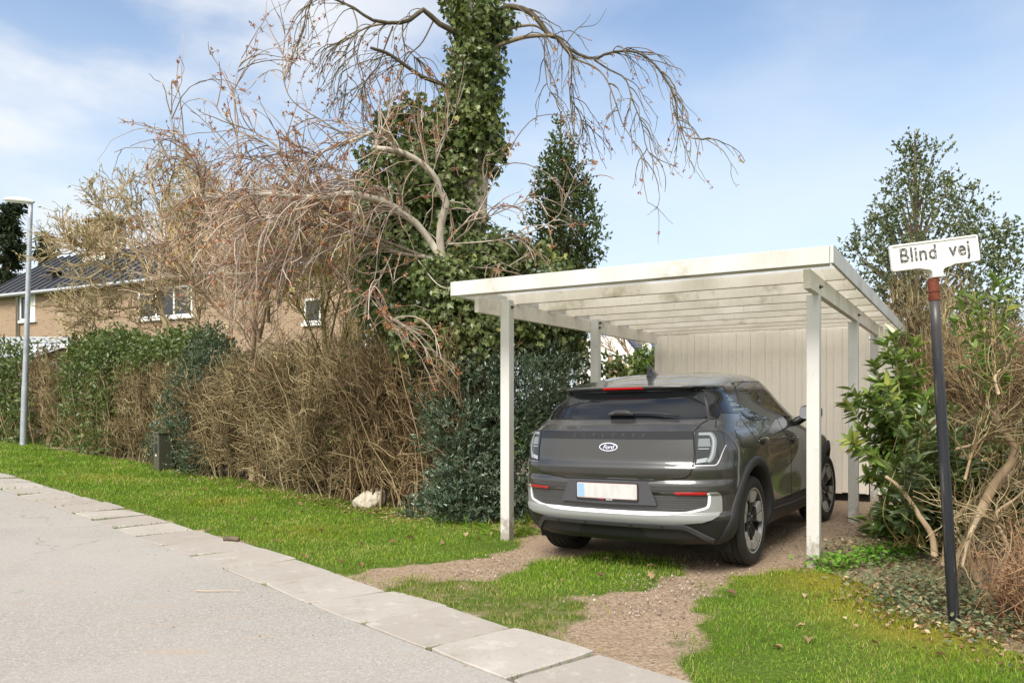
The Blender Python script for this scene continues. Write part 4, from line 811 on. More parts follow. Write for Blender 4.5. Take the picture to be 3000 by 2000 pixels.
def blobs_points(blobs, n, shell=.45, keep=.62):
    """points in the outer parts of overlapping ellipsoids; also the outward direction"""
    B = np.array([[*c, *r] for c, r in blobs]); a = (B[:, 3] * B[:, 4] + B[:, 3] * B[:, 5] + B[:, 4] * B[:, 5]); P = []; O = []; got = 0
    while got < n:
        i = rng.choice(len(B), n, p=a / a.sum()); d = rdir(n); s = 1 - shell * rng.random(n) ** 1.6
        lump = 1 + .18 * np.sin(d[:, 0] * 5 + i * 2.1) * np.sin(d[:, 2] * 6 + i) + .10 * np.sin(d[:, 0] * 13 + d[:, 2] * 11 + i)
        p = B[i, :3] + d * B[i, 3:] * (s * lump)[:, None]; ok = np.ones(n, bool)
        for j in range(len(B)): ok &= (i == j) | ((((p - B[j, :3]) / B[j, 3:]) ** 2).sum(1) > keep ** 2)
        P.append(p[ok]); O.append(nrm(d / B[i, 3:])[ok]); got += ok.sum()
    return np.concatenate(P)[:n], np.concatenate(O)[:n]
def bush_leaves(blobs, n, L, W, shape, m, name, parent, out_=.6, up=.2, droop=.15, fold=.25, shell=.5, gzmin=True, sprig=0):
    P, O = blobs_points(blobs, n, shell)
    if sprig:                                       # leaves gathered along short shoots
        q = len(P) // sprig; S = P[:q]; dd = nrm(O[:q] * .8 + .5 * rdir(q) + [0, 0, up]); t = rng.random((q, sprig)); P = (S[:, None] + dd[:, None] * (t * L * 3.2)[..., None]).reshape(-1, 3); O = np.repeat(nrm(dd), sprig, 0); rn = np.clip(np.repeat(rng.random(q), sprig) * .5 + .25 * rng.random(len(P)) + .25 * t.ravel(), 0, 1)
    else: rn = rng.random(len(P))
    if gzmin: k = P[:, 2] > gz(P[:, 0], P[:, 1]) + .02; P, O, rn = P[k], O[k], rn[k]
    n = len(P); D = nrm(O * out_ + .8 * rdir(n) + [0, 0, up]); Nn = nrm(O * .7 + .6 * rdir(n) + [0, 0, .5]); s = rng.uniform(.65, 1.2, n); mb = MB(); leaves(mb, P, D, Nn, L * s, W * s, shape, fold, droop, rn)
    return mb.build(name, m, parent)
def pblob(u, v, Y, ru, rv, rd): return (pt(u, v, Y), (ru / FX * Y, rd, rv / FX * Y))
def root_at(name, label, cat, u, Y, group=None, x=None):
    X = (u - 1500) / FX * Y if x is None else x; return thing(name, label, cat, (0, 0, 0), 0, group)
def set_base(t, p):
    """move a finished thing's origin to its base without moving its parts"""
    t.location = p
    for c in t.children: c.location = (-p[0], -p[1], -p[2]) if c.rotation_euler.x == 0 else c.location

# --- bare twig hedge segments: twigs between two ground points
def twig_hedge(name, label, A, B, depth, hgt, n, m, lean=(0, 0), fine=1., rad=.0042, stems=40, up=.9, cat='hedge', leaf=None, top=.25, spread=.55, tw=.75, soft=.42, droop=0., umin=None, ramp_=None):
    def keep(P): return P if umin is None else P[(P[:, :, 0] / P[:, :, 1] > (umin - 1500) / FX).all(1)]
    t = thing(name, label, cat); A = np.asarray(A); B = np.asarray(B); ab = B - A; nv = nrm(np.array([-ab[1], ab[0]])); nv = nv if nv[1] > 0 else -nv
    ln = np.linalg.norm(ab); au = ab / ln
    def clamp(P):
        q = P[..., :2] - A; s_ = q @ au; w_ = q @ nv; z0 = gz(P[..., 0], P[..., 1]); h_ = P[..., 2] - z0
        s2 = np.clip(s_, -.08, ln + .08); s2 = s2 + (s_ - s2) * soft; fl = .28 * (vnoise(s_ * 1.0 + 40, h_ + 40, .7, 21) - .35); w2 = np.clip(w_, fl, depth); w2 = w2 + (w_ - w2) * soft; ht = hgt * (.82 + .30 * vnoise(P[..., 0], P[..., 1], .55, 13)); ht = ht if ramp_ is None else ht * (ramp_[0] + (1 - ramp_[0]) * sstep(0, ramp_[1], s_ / ln)); h2 = np.minimum(h_, ht); h2 = np.maximum(h2 + (h_ - h2) * np.minimum(.85, soft * 1.6), .0)
        o = A + s2[..., None] * au + w2[..., None] * nv; return np.concatenate([o, (z0 + h2)[..., None]], -1)
    s = rng.random(stems); w_ = rng.random(stems) * depth; xy = A + ab * s[:, None] + nv * w_[:, None]; S = np.column_stack([xy, gz(xy[:, 0], xy[:, 1]) - .02])
    D = np.column_stack([rng.normal(lean[0], .2, stems), rng.normal(lean[1], .2, stems), np.ones(stems)]); P = grow(S, D, hgt * rng.uniform(.75, 1.05, stems), 9, .10, (0, 0, .03))
    P = clamp(P); mb = MB(); mb.tubes(P, taper(stems, 9, rng.uniform(.006, .016, stems), .004), 5); mb.build('stems', m, t, True); lv = np.array([lean[0], lean[1], -droop])
    mb = MB(); n1, n2 = n // 5, n // 3; S, D, _, _ = spawn(P, n1, .1, 1, spread, .1); D = nrm(D * [1, 1, .75] + lv * .8 - np.array([*nv, 0]) * .2); PA = keep(clamp(grow(S, D, rng.uniform(.4, 1.1, n1) * tw, 8, .27, lv * .12))); mb.tubes(PA, taper(len(PA), 8, rad * 1.2 * np.exp(rng.normal(0, .38, len(PA))), rad * .6), 4)
    S, D, _, _ = spawn(PA, n2, .15, 1, spread, .05); D = nrm(D * [1, 1, .8] + lv * .5); PB = keep(clamp(grow(S, D, rng.uniform(.25, .7, n2) * tw, 6, .30, lv * .1))); mb.tubes(PB, taper(len(PB), 6, rad * .85, rad * .45), 3)
    n3 = n - n1 - n2; S, D, _, _ = spawn(PB, n3, .15, 1, .9, .12); P3 = keep(clamp(grow(S, D + lv * .3, rng.uniform(.10, .38, n3) * tw, 5, .30, (0, 0, .03)))); mb.tubes(P3, taper(len(P3), 5, rad * .55, rad * .3), 3); mb.build('twigs', m, t)
    if leaf:
        lm, cnt, L = leaf; tips = P3[:, 2]; wgt = np.full(len(tips), .12)
        for c_ in tips[rng.integers(0, len(tips), 22)]: wgt += np.exp(-((tips - c_) ** 2).sum(1) / rng.uniform(.10, .26) ** 2)
        i = rng.choice(len(P3), cnt, p=wgt / wgt.sum()); k = rng.integers(1, 5, cnt); mb = MB(); leaves(mb, P3[i, k], rdir(cnt) + [0, 0, .3], rdir(cnt) + [0, -.3, .6], L * rng.uniform(.6, 1.2, cnt), L * .5 * rng.uniform(.6, 1.2, cnt), 'diamond'); mb.build('leaves', lm, t)
    c = (A + B) / 2 + nv * depth / 2; set_base(t, (c[0], c[1], float(gz(*c)))); return t
def leafy_hedge(name, label, A, B, depth, hgt, n, L, lm, shape='oval', cat='hedge', inner=900, group=None, sprig=5, wob=.12, tmat='twig_tan', hmul=1.):
    t = thing(name, label, cat, group=group); A = np.asarray(A); B = np.asarray(B); ab = B - A; ln = np.linalg.norm(ab); nv = nrm(np.array([-ab[1], ab[0]])); nv = nv if nv[1] > 0 else -nv
    k = max(2, int(ln / .45)); bl = []
    for i in range(k):
        f = (i + .5) / k; p = A + ab * f + nv * depth / 2; z0 = float(gz(*p))
        for j in range(max(2, int(hgt / .5))):
            zc = z0 + .22 + j * (hgt - .3) / max(1, int(hgt / .5) - 1) * .92; r = rng.uniform(.85, 1.15); bl.append((np.array([p[0] + rng.normal(0, wob * .6), p[1] + rng.normal(0, wob), min(zc, z0 + hgt - .2)]), (max(.28, ln / k * .7) * r, depth * .55 * r, .34 * r)))
    bush_leaves(bl, n, L, L * .55, shape, lm, 'foliage', t, sprig=sprig)
    s = rng.random(inner); w_ = rng.random(inner) * depth; xy = A + ab * s[:, None] + nv * w_[:, None]; S = np.column_stack([xy, gz(xy[:, 0], xy[:, 1]) + rng.random(inner) ** 2 * hgt * .6]); P = grow(S, rdir(inner) * .6 + [0, 0, 1], hgt * rng.uniform(.2, .5, inner), 5, .15)
    mb = MB(); mb.tubes(P, taper(inner, 5, .006, .003), 3); mb.build('stems', M[tmat], t)
    c = (A + B) / 2 + nv * depth / 2; set_base(t, (c[0], c[1], float(gz(*c)))); return t

# ------------------------------------------------------------------ hedge along the lawn, left to right
hb = lambda u, v: gp(u, v)
HB = {u: hb(u, v) for u, v in ((-60, 1294), (66, 1299), (150, 1312), (275, 1340), (405, 1366), (520, 1385), (580, 1395), (700, 1418), (860, 1450), (1000, 1478), (1160, 1505), (1290, 1530), (1400, 1545))}
leafy_hedge('privet_hedge', 'dark leafy hedge section behind the foot of the street lamp', HB[-60] + [-3.2, 2.4], HB[66], 1.1, 2.42, 12000, .11, M['privet_leaf'])
twig_hedge('bare_hedge', 'narrow leafless brown hedge section just right of the street lamp', HB[66] + [.1, .1], HB[150] + [-.1, .1], 1.0, 2.4, 6500, M['twig_tan'], (.1, 0), stems=60, rad=.0058, spread=1.0, tw=.6, leaf=(M['privet_leaf'], 500, .05))
leafy_hedge('privet_hedge', 'dark leafy hedge section between two leafless hedge sections', HB[150], HB[275] + [.15, -.1], 1.25, 2.5, 14000, .105, M['privet_leaf'])
twig_hedge('bare_hedge', 'broad leafless brown hedge section left of the cable cabinet', HB[275] + [.35, -.1], HB[405] * .35 + HB[520] * .65 + [.2, .1], 1.1, 2.1, 21000, M['twig_tan'], (.10, -.1), stems=150, rad=.0050, spread=1.15, tw=.6, droop=.05, leaf=(M['privet_leaf'], 3600, .06))
bl = [];
for f in np.linspace(0, 1, 9): p = HB[275] * (1 - f) + HB[520] * f + [.2, .65]; bl.append((np.array([p[0], p[1], float(gz(*p)) + 2.18 + .1 * math.sin(9 * f)]), (.42, .5, .30)))
t = thing('ivy_topping', 'strip of dark green leaves along the top of the broad leafless hedge', 'ivy'); bush_leaves(bl, 9000, .075, .05, 'oval', M['privet_leaf'], 'foliage', t, sprig=4); set_base(t, (HB[405][0], HB[405][1] + .6, 2.6))
# small hollies with a grey stem behind the cabinet
def holly(name, label, blobs, n, L, lm, base, trunk_px=None, shape='holly', cat='holly', sprig=6, rt=.03, group=None, up=.35):
    t = thing(name, label, cat, group=group); bush_leaves(blobs, n, L, L * .52, shape, lm, 'foliage', t, sprig=sprig, up=up)
    mb = MB(); c = np.array(base); pts = [c]; topz = max(b[0][2] for b in blobs); tops = [b[0] for b in blobs]
    top = tops[int(np.argmax([b[2] for b in tops]))]; P = bezsmooth([c, c * .6 + top * .4 + rng.normal(0, .06, 3), top], 10); mb.tube(P, np.linspace(rt, rt * .3, 10), 9)
    for b in tops: k = rng.integers(2, 8); a = P[k]; mb.tube(bezsmooth([a, (a + b) / 2 + [0, 0, -.08], b], 6), np.linspace(rt * .45, .006, 6), 6)
    mb.build('trunk', M['grey_bark'], t, True); set_base(t, (c[0], c[1], c[2])); return t
Yc = 14.25
p0 = pt(612, 1385, Yc); p0[2] = float(gz(p0[0], p0[1])) - .05
holly('holly_bush', 'small holly with a bare grey stem right of the cable cabinet', [pblob(u, v, Yc, ru, rv, .4) for u, v, ru, rv in ((600, 1100, 70, 60), (650, 1060, 60, 60), (560, 1140, 60, 55), (640, 1150, 75, 45), (690, 1100, 45, 60), (620, 1010, 40, 50), (560, 1270, 50, 50), (565, 1340, 45, 40), (520, 1210, 45, 45), (620, 1330, 70, 50), (690, 1250, 40, 40))] + [pblob(475, 1300, 15.2, 42, 60, .25)], 15000, .055, M['holly_leaf'], p0, rt=.055)
# big leafless shrubs
twig_hedge('bare_shrub', 'wide pale leafless shrub behind the lawn left of the boulder', HB[580] + [-.1, .1], HB[1000] + [0, .1], 1.3, 2.3, 25000, M['twig_tan'], (-.28, -.06), stems=190, rad=.0050, spread=1.0, tw=.75, droop=.03, soft=.55, ramp_=(.30, .55), cat='shrub', leaf=(M['holly_green'], 3800, .045))
twig_hedge('bare_shrub', 'upright leafless stems close behind the boulder', HB[1000] + [-.1, .1], HB[1290] + [.1, .1], 1.1, 2.15, 9500, M['twig_brown'], (-.03, 0), stems=150, rad=.0048, spread=.6, cat='shrub', soft=.5, leaf=(M['ivy_leaf'], 2600, .055))
twig_hedge('bare_shrub', 'greenish leafless shrub rising behind the wide pale shrub', HB[860] + [.2, 1.3], HB[1160] + [-.1, 1.3], 1.1, 2.8, 6500, M['twig_green'], (-.12, 0), stems=110, rad=.0042, spread=.5, cat='shrub', leaf=(M['yellow_bud'], 2600, .03))
leafy_hedge('evergreen_hedge', 'dark evergreen growth showing through the leafless shrubs behind the boulder', HB[700] + [.1, 1.25], HB[1290] + [.2, 1.0], .9, 2.05, 11000, .075, M['holly_leaf'], 'holly', inner=500)
# dark hollies at the front left carport post and along the open side
Yh = 9.35; b0 = pt(1395, 1560, Yh); b0[2] = float(gz(b0[0], b0[1]))
holly('holly_bush', 'blue green holly left of the front carport post', [pblob(u, v, Y, ru, rv, rd) for u, v, Y, ru, rv, rd in ((1400, 1110, 9.5, 80, 75, .35), (1340, 1240, 9.3, 80, 60, .32), (1420, 1260, 9.4, 80, 80, .35), (1370, 1380, 9.2, 75, 60, .3), (1430, 1400, 9.3, 75, 70, .32), (1345, 1480, 9.1, 80, 50, .3), (1420, 1500, 9.2, 80, 60, .3), (1290, 1200, 9.6, 50, 35, .25), (1300, 1420, 9.4, 45, 45, .25), (1240, 1110, 9.9, 40, 30, .2), (1250, 1500, 9.6, 50, 30, .25), (1270, 1290, 9.7, 36, 30, .2))], 17000, .052, M['holly_leaf'], b0, rt=.04)
bl2 = [pblob(u, v, Y, ru, rv, rd) for u, v, Y, ru, rv, rd in ((1520, 1140, 9.5, 75, 90, .35), (1500, 1280, 9.4, 70, 90, .35), (1540, 1400, 9.5, 70, 100, .3), (1590, 1130, 10., 70, 100, .35), (1600, 1260, 10.1, 70, 110, .35), (1660, 1110, 10.7, 60, 90, .35), (1650, 1230, 10.7, 70, 110, .35), (1500, 1480, 9.3, 70, 60, .3))]
b1 = pt(1560, 1500, 9.7); b1[2] = float(gz(b1[0], b1[1])); holly('holly_bush', 'dark holly wall beside the car between the two left carport posts', bl2, 17000, .052, M['holly_leaf'], b1, rt=.04)
# ------------------------------------------------------------------ ivy-clad weeping tree behind the hedge
z5v = lambda L, Y, dY=0.: np.array([pt(450 + .7015 * a, .7015 * b, Y + dY * i / max(1, len(L) - 1)) for i, (a, b) in enumerate(L)])
YT = 10.8; wt = thing('weeping_tree', 'tall bare weeping tree with drooping top branches and ivy covered trunk', 'tree')
tb = pt(1405, 1490, YT); tb[2] = float(gz(tb[0], tb[1])) - .1
trunk = bezsmooth([tb, pt(1370, 1100, YT), pt(1385, 700, YT), pt(1400, 350, YT), pt(1392, 120, YT), pt(1375, -40, YT), pt(1395, -260, YT)], 30); MB().tube(trunk, np.linspace(.22, .10, 30), 14).build('trunk', M['grey_bark'], wt, True)
limbs = [([(1380, 210), (1430, 90), (1455, 40), (1490, 28), (1560, 45), (1610, 90), (1650, 145), (1690, 160), (1720, 200), (1755, 245)], .045, .024, -.5), ([(1380, 230), (1445, 190), (1530, 160), (1600, 150), (1680, 150)], .034, .022, -.4), ([(1420, 180), (1480, 125), (1550, 108), (1600, 110), (1650, 145)], .022, .014, .2),
         ([(1720, 195), (1790, 235), (1850, 245), (1890, 225), (1960, 213), (2020, 220), (2080, 255), (2130, 320), (2165, 380), (2185, 450), (2190, 500), (2230, 570), (2300, 585)], .022, .004, -.6), ([(1840, 250), (1900, 290), (1970, 330), (2000, 420), (2040, 520), (2070, 640), (2190, 700)], .013, .004, -.2),
         ([(1755, 245), (1840, 280), (1890, 330), (1930, 430), (1960, 520), (2010, 600), (2060, 700)], .014, .004, -.5), ([(1745, 240), (1745, 330), (1740, 400), (1780, 480), (1800, 540)], .012, .004, .3), ([(1635, 150), (1632, 230), (1640, 320), (1650, 370), (1690, 420)], .010, .004, -.3), ([(1720, 185), (1760, 130), (1800, 95), (1825, 60)], .008, .003, 0), ([(1780, 115), (1850, 100), (1893, 35)], .005, .002, 0),
         ([(1340, 160), (1290, 140), (1220, 118), (1170, 80), (1130, 42), (1100, 60), (1060, 90), (1010, 97), (930, 90), (880, 65), (830, 30), (760, 0), (690, -20), (640, 30), (630, 110)], .042, .006, -.9), ([(1010, 97), (930, 105), (870, 125), (820, 160), (770, 190), (720, 235)], .016, .005, -.3), ([(1000, 110), (965, 200), (935, 280), (880, 350), (860, 420)], .013, .004, .3), ([(1280, 390), (1200, 350), (1120, 320), (1060, 280), (980, 225), (905, 200)], .032, .018, -.5),
         ([(830, 30), (850, 120), (800, 230), (810, 330), (780, 430)], .011, .003, -.3), ([(930, 90), (880, 140), (850, 230), (870, 340), (905, 420)], .012, .003, -.2), ([(1040, 95), (1045, 180), (1090, 240), (1140, 300)], .010, .003, .2), ([(1170, 85), (1120, 180), (1060, 240), (1030, 330), (1050, 420), (1090, 500)], .012, .003, .1)]
lb_ = []; W_ = []
for px, r0, r1, dY in limbs: k = 18; P = bezsmooth(z5v(px, YT - .05, dY), k); lb_.append(P); W_.append((r0, r1)); MB().tube(P, np.linspace(r0, r1, k), 8 if r0 > .02 else 6).build('branch', M['dark_bark'], wt, True)
LP = np.stack([bezsmooth(p, 18) for p in lb_]); mb = MB(); tipsP = []
sel = LP[[0, 1, 3, 3, 4, 5, 6, 7, 3, 4, 5, 10, 10, 11, 12, 13, 14, 15, 16, 17, 10, 11]]
S, D, _, _ = spawn(sel, 190, .25, 1, .55, .0); L = rng.uniform(.3, .8, 190) ; D = nrm(D * [.8, .6, .6] + [-.05, 0, .25]); P = grow(S, D, L, 10, .17, (0, 0, -.22)); mb.tubes(P, taper(190, 10, .0075, .0036), 4)
S, D, _, _ = spawn(P, 300, .2, 1, .6, -.1); P_b = grow(S, D, rng.uniform(.15, .55, 300), 6, .14, (0, 0, -.06)); mb.tubes(P_b, taper(300, 6, .0046, .0026), 3); mb.build('twigs', M['dark_bark'], wt)
def buds(P, n, L, m, name, parent, cl=3, end=.4, W=.42):
    m_, K = P.shape[:2]; i = rng.integers(0, m_, n); t = 1 - end * rng.random(n) ** 2; t = t * (K - 1.001); k = t.astype(int); f = (t - k)[:, None]; S = P[i, k] * (1 - f) + P[i, k + 1] * f; T = nrm(P[i, k + 1] - P[i, k])
    S = np.repeat(S, cl, 0); T = np.repeat(T, cl, 0); r = np.repeat(rng.random(n), cl); q = len(S); mb = MB(); s = rng.uniform(.6, 1.25, q); leaves(mb, S + rdir(q) * L * .2, T * .6 + rdir(q), rdir(q), L * s, L * W * s, 'diamond', .5, .0, r); return mb.build(name, m, parent)
buds(np.concatenate([P_b]), 420, .045, M['red_bud'], 'buds', wt); set_base(wt, tuple(tb))
iv = thing('ivy', 'thick glossy ivy column climbing the tall tree trunk above the hedge', 'ivy')
zb5 = lambda a, b, ra, rb, rd, Y=YT: pblob(450 + .7015 * a, .7015 * b, Y, .7015 * ra, .7015 * rb, rd)
KN = .80
ivb = [zb5(1330, 60, 49, 90, .28), zb5(1420, 70, 36, 70, .24), zb5(1350, 170, 69, 110, .36), zb5(1345, 290, 73, 110, .38), zb5(1330, 400, 77, 110, .4), zb5(1320, 500, 82, 110, .42), zb5(1370, 560, 62, 70, .34), zb5(1230, 560, 70, 90, .4), zb5(1280, -60, 60, 80, .25), zb5(1340, 640, 90, 70, .36),
       zb5(1215, 1185, 95, 95, .32, 9.75), zb5(1235, 1300, 95, 85, .3, 9.6), zb5(1180, 1120, 60, 60, .25, 9.9), zb5(1300, 1390, 130, 70, .3, 9.6), zb5(1110, 1400, 90, 60, .3, 9.8), zb5(1060, 560, 95, 120, .4, 11.2), zb5(1170, 640, 110, 110, .45, 11.0), zb5(1000, 720, 110, 110, .45, 11.), zb5(1190, 780, 140, 120, .5), zb5(1000, 900, 120, 130, .5), zb5(1210, 930, 150, 130, .5), zb5(1010, 1080, 120, 130, .45, 10.6), zb5(1210, 1120, 170, 120, .5, 10.4), zb5(1000, 1250, 120, 100, .42, 10.4), zb5(1130, 1290, 150, 100, .45, 10.2), zb5(1330, 1120, 150, 110, .45, 10.3), zb5(1290, 1260, 150, 110, .45, 10.), zb5(1450, 1090, 130, 80, .45, 10.6), zb5(1560, 1190, 150, 120, .45, 10.6), zb5(1480, 1330, 170, 110, .45, 10.3), zb5(1680, 1280, 130, 130, .45, 11.), zb5(1660, 1420, 130, 80, .4, 11.), zb5(1590, 1100, 100, 50, .4, 11.)]
bush_leaves(ivb, 52000, .078, .078, 'ivy', M['ivy_leaf'], 'foliage', iv, out_=.15, up=-.55, droop=.12, fold=.12, shell=.42, sprig=3); set_base(iv, (tb[0], tb[1], tb[2]))
# ------------------------------------------------------------------ pruned cherry in bud, in front of the ivy
YC = 9.5; ch = thing('cherry_tree', 'pruned cherry tree in red bud with grey cut limbs arching before the ivy', 'tree'); cbase = pt(1270, 1500, YC + .5); cbase[2] = float(gz(cbase[0], cbase[1]))
MB().tube(bezsmooth([cbase, pt(1275, 1250, YC + .45), pt(1285, 1000, YC + .35), pt(1302, 780, YC + .2)], 14), np.linspace(.12, .075, 14), 12).build('trunk', M['grey_bark'], ch, True)
cl = [([(1215, 1110), (1195, 1010), (1200, 920), (1220, 840), (1195, 790), (1175, 735), (1125, 680), (1060, 640), (1000, 622), (930, 618)], .064, .036, -.6), ([(922, 618), (935, 580), (910, 545), (880, 555), (820, 580), (760, 600), (700, 625), (655, 660), (640, 730), (632, 830)], .032, .010, -.5), ([(1190, 1060), (1110, 945), (1040, 895), (980, 850), (900, 830), (820, 812), (720, 828), (630, 828), (520, 815), (430, 812)], .055, .034, -.9),
      ([(1190, 1080), (1000, 1050), (930, 1000), (850, 950), (790, 915), (730, 875), (660, 840), (630, 828)], .04, .026, -.4), ([(1150, 1080), (950, 1000), (800, 960), (660, 935), (560, 920), (470, 905), (380, 890)], .028, .006, -1.2), ([(430, 812), (330, 830), (215, 825), (215, 760), (170, 680), (130, 590), (90, 530), (70, 465)], .020, .003, -.4), ([(400, 800), (370, 730), (355, 600), (345, 480), (345, 350), (370, 240)], .017, .003, .1), ([(640, 700), (560, 650), (440, 560), (300, 500), (250, 420)], .011, .003, .3),
      ([(820, 580), (700, 500), (580, 420), (540, 330), (540, 215)], .012, .003, .3), ([(1220, 1020), (1300, 930), (1400, 900), (1520, 850), (1600, 830)], .014, .003, -.4), ([(1230, 1020), (1400, 1015), (1550, 990), (1680, 920), (1720, 830)], .012, .003, -.8), ([(1240, 1020), (1330, 930), (1380, 800), (1420, 690), (1500, 610)], .012, .003, -.2), ([(1200, 1100), (1380, 1110), (1450, 1090), (1530, 1130)], .011, .003, -.9), ([(1000, 860), (940, 760), (820, 720), (650, 690), (500, 620), (400, 560)], .014, .003, -.5),
      ([(900, 830), (860, 760), (900, 640), (960, 540), (980, 430)], .010, .003, .1), ([(720, 828), (640, 760), (560, 700), (470, 690), (380, 660)], .012, .003, -.4), ([(1160, 740), (1200, 620), (1250, 500), (1300, 350)], .008, .003, -.3), ([(330, 830), (260, 900), (170, 960), (60, 1010)], .010, .003, -.2), ([(1000, 1050), (960, 1160), (920, 1250), (990, 1330), (1010, 1365)], .009, .003, -1.), ([(1100, 1080), (1180, 1180), (1260, 1200), (1318, 1190)], .008, .003, -2.2), ([(700, 960), (640, 1040), (560, 1090), (470, 1130)], .009, .003, -.4)]
C_ = []
for px, r0, r1, dY in cl: k = 16; P = bezsmooth(z5v(px, YC + .3, dY), k); P[:, 1] += .10 * np.sin(np.linspace(0, 3, k)) * rng.normal(); C_.append(P); MB().tube(P, np.linspace(r0, r1, k) * (.8 if r0 > .02 else 1), 10 if r0 > .03 else 6).build('branch', M['grey_bark'], ch, True)
C_ = np.stack(C_); mb = MB(); nS = 340; wts = C_[[0, 1, 1, 2, 2, 2, 3, 3, 4, 4, 4, 5, 6, 7, 8, 9, 10, 11, 12, 13, 13, 14, 15, 16, 17, 18, 20, 20]]
S, D, _, _ = spawn(wts, nS, .15, 1, .75, .05); gsel = rng.random(nS) < .5; L = rng.uniform(.35, 1.15, nS)
Pa = grow(S[gsel], nrm(D[gsel] + [0, 0, .3]), L[gsel], 9, .11, (0, 0, -.20)); Pu = grow(S[~gsel], nrm(D[~gsel] + [0, 0, .2]), L[~gsel] * .75, 9, .12, (0, 0, .05)); P1 = np.concatenate([Pa, Pu]); mb.tubes(P1, taper(nS, 9, .0078, .0038), 4)
S, D, _, _ = spawn(C_[[2, 2, 3, 3, 4, 4, 1, 13, 20, 5, 15, 0]], 230, .1, 1, .8, 0); Pd = grow(S, nrm(D + [0, 0, .1]), rng.uniform(.5, 1.3, 230), 9, .16, (0, 0, -.24)); mb.tubes(Pd, taper(230, 9, .0066, .0032), 4); P1 = np.concatenate([P1, Pd])
S, D, _, _ = spawn(P1, 1150, .2, 1, .75, .0); Pc = grow(S, D, rng.uniform(.1, .42, 1150), 6, .16, (0, 0, -.03)); mb.tubes(Pc, taper(1150, 6, .0052, .0028), 3); mb.build('twigs', M['cherry_twig'], ch)
buds(np.concatenate([np.stack([bezsmooth(p, 6) for p in Pu]), Pc, Pc]), 2000, .040, M['red_bud'], 'buds', ch, 4, .6); set_base(ch, tuple(cbase))
# ------------------------------------------------------------------ bare trees behind the hedge
def bare_tree(name, label, px, Y, m, r0, n1, n2, l1, l2, up, bm_=None, nb=0, lb=.05, zoom=None, cat='tree', dY=1.0, spread=.6, rr=(.009, .005), n3=0, shrink=1.):
    t = thing(name, label, cat); L_ = []; mb = MB(); base = pt(*px[0][0], Y); base[2] = float(gz(base[0], base[1])); 
    cx = np.mean([u for p in px for u, v in p])
    for i, path in enumerate(px):
        path = [(cx + (u - cx) * shrink, v) for u, v in path]
        pts = np.array([pt(u, v, Y) for u, v in path]); off = rng.normal(0, dY); pts[:, 1] += off * np.linspace(0, 1, len(pts)) ** 1.3
        if i == 0: pts[0] = base - [0, 0, .1]
        P = bezsmooth(pts, 14); L_.append(P); s = (1 - .55 * (i > 0)); mb.tube(P, np.linspace(r0 * s, r0 * .22 * s, 14), 8)
    mb.build('trunk', m, t, True); A = np.stack(L_); mb = MB(); S, D, _, _ = spawn(A, n1, .3, 1, spread, up); P1 = grow(S, D, rng.uniform(.5, 1., n1) * l1, 8, .22, (0, 0, up * .12)); mb.tubes(P1, taper(n1, 8, rr[0] * 1.4, rr[0] * .6), 4)
    S, D, _, _ = spawn(P1, n2, .2, 1, .7, up); P2_ = grow(S, D, rng.uniform(.4, 1., n2) * l2, 6, .18, (0, 0, up * .15)); mb.tubes(P2_, taper(n2, 6, rr[1] * 1.2, rr[1] * .7), 3)
    if n3: S, D, _, _ = spawn(P2_, n3, .2, 1, .7, up); P3 = grow(S, D, rng.uniform(.4, 1., n3) * l2 * .6, 5, .2, (0, 0, up * .2)); mb.tubes(P3, taper(n3, 5, rr[1], rr[1] * .6), 3); P2_ = P3
    mb.build('crown', m, t)
    if bm_: buds(P2_, nb, lb, bm_, 'buds', t, 1, .35, .38)
    set_base(t, tuple(base)); return t
z3 = lambda L: [(a * .574, 500 + b * .574) for a, b in L]
bare_tree('magnolia_tree', 'spreading bare magnolia with pale buds in front of the brick house', [z3(p) for p in ([(905, 960), (880, 850), (850, 760), (830, 640), (835, 480), (850, 330), (830, 180), (790, 80)], [(985, 985), (900, 910), (820, 840), (740, 780), (600, 740), (480, 760), (380, 740), (340, 700)], [(990, 985), (960, 880), (900, 790), (860, 740), (790, 650), (700, 600), (600, 610), (500, 580)], [(850, 760), (790, 560), (690, 440), (600, 340), (520, 260), (440, 190)], [(835, 480), (760, 340), (680, 210), (600, 140), (560, 90)], [(835, 480), (920, 340), (980, 200), (1000, 100)], [(690, 440), (560, 420), (450, 380), (350, 400)], [(830, 640), (700, 690), (560, 700), (420, 690), (340, 730)], [(985, 985), (1050, 860), (1060, 700), (1040, 520)], [(830, 180), (900, 80), (960, 20)], [(690, 440), (620, 520), (520, 480), (430, 420)])], 18.5, M['twig_mag'], .075, 200, 1300, .95, .5, .16, M['pale_bud'], 2600, .10, spread=.95, rr=(.011, .0085), n3=2600, shrink=.88, dY=.4)
z2 = lambda L: [(500 + a * .287, 800 + b * .287) for a, b in L]
bare_tree('bare_tree', 'pinkish leafless tree with a dense twig tangle behind the small holly', [z2(p) for p in ([(850, 1500), (840, 1200), (870, 900), (900, 650), (920, 300), (900, -100), (880, -400)], [(870, 900), (760, 700), (640, 500), (560, 200), (500, -100)], [(900, 700), (1000, 500), (1100, 300), (1200, 0), (1260, -250)], [(900, 650), (820, 350), (700, 50), (640, -300)], [(1000, 500), (1060, 250), (1040, -100), (1100, -400)], [(640, 500), (480, 350), (350, 150), (200, -50)], [(1100, 300), (1300, 150), (1400, -50), (1440, -250)])], 13.4, M['twig_pink'], .075, 190, 950, 1.05, .6, .25, M['yellow_bud'], 500, .035, spread=.75, rr=(.0075, .0045), n3=2700)
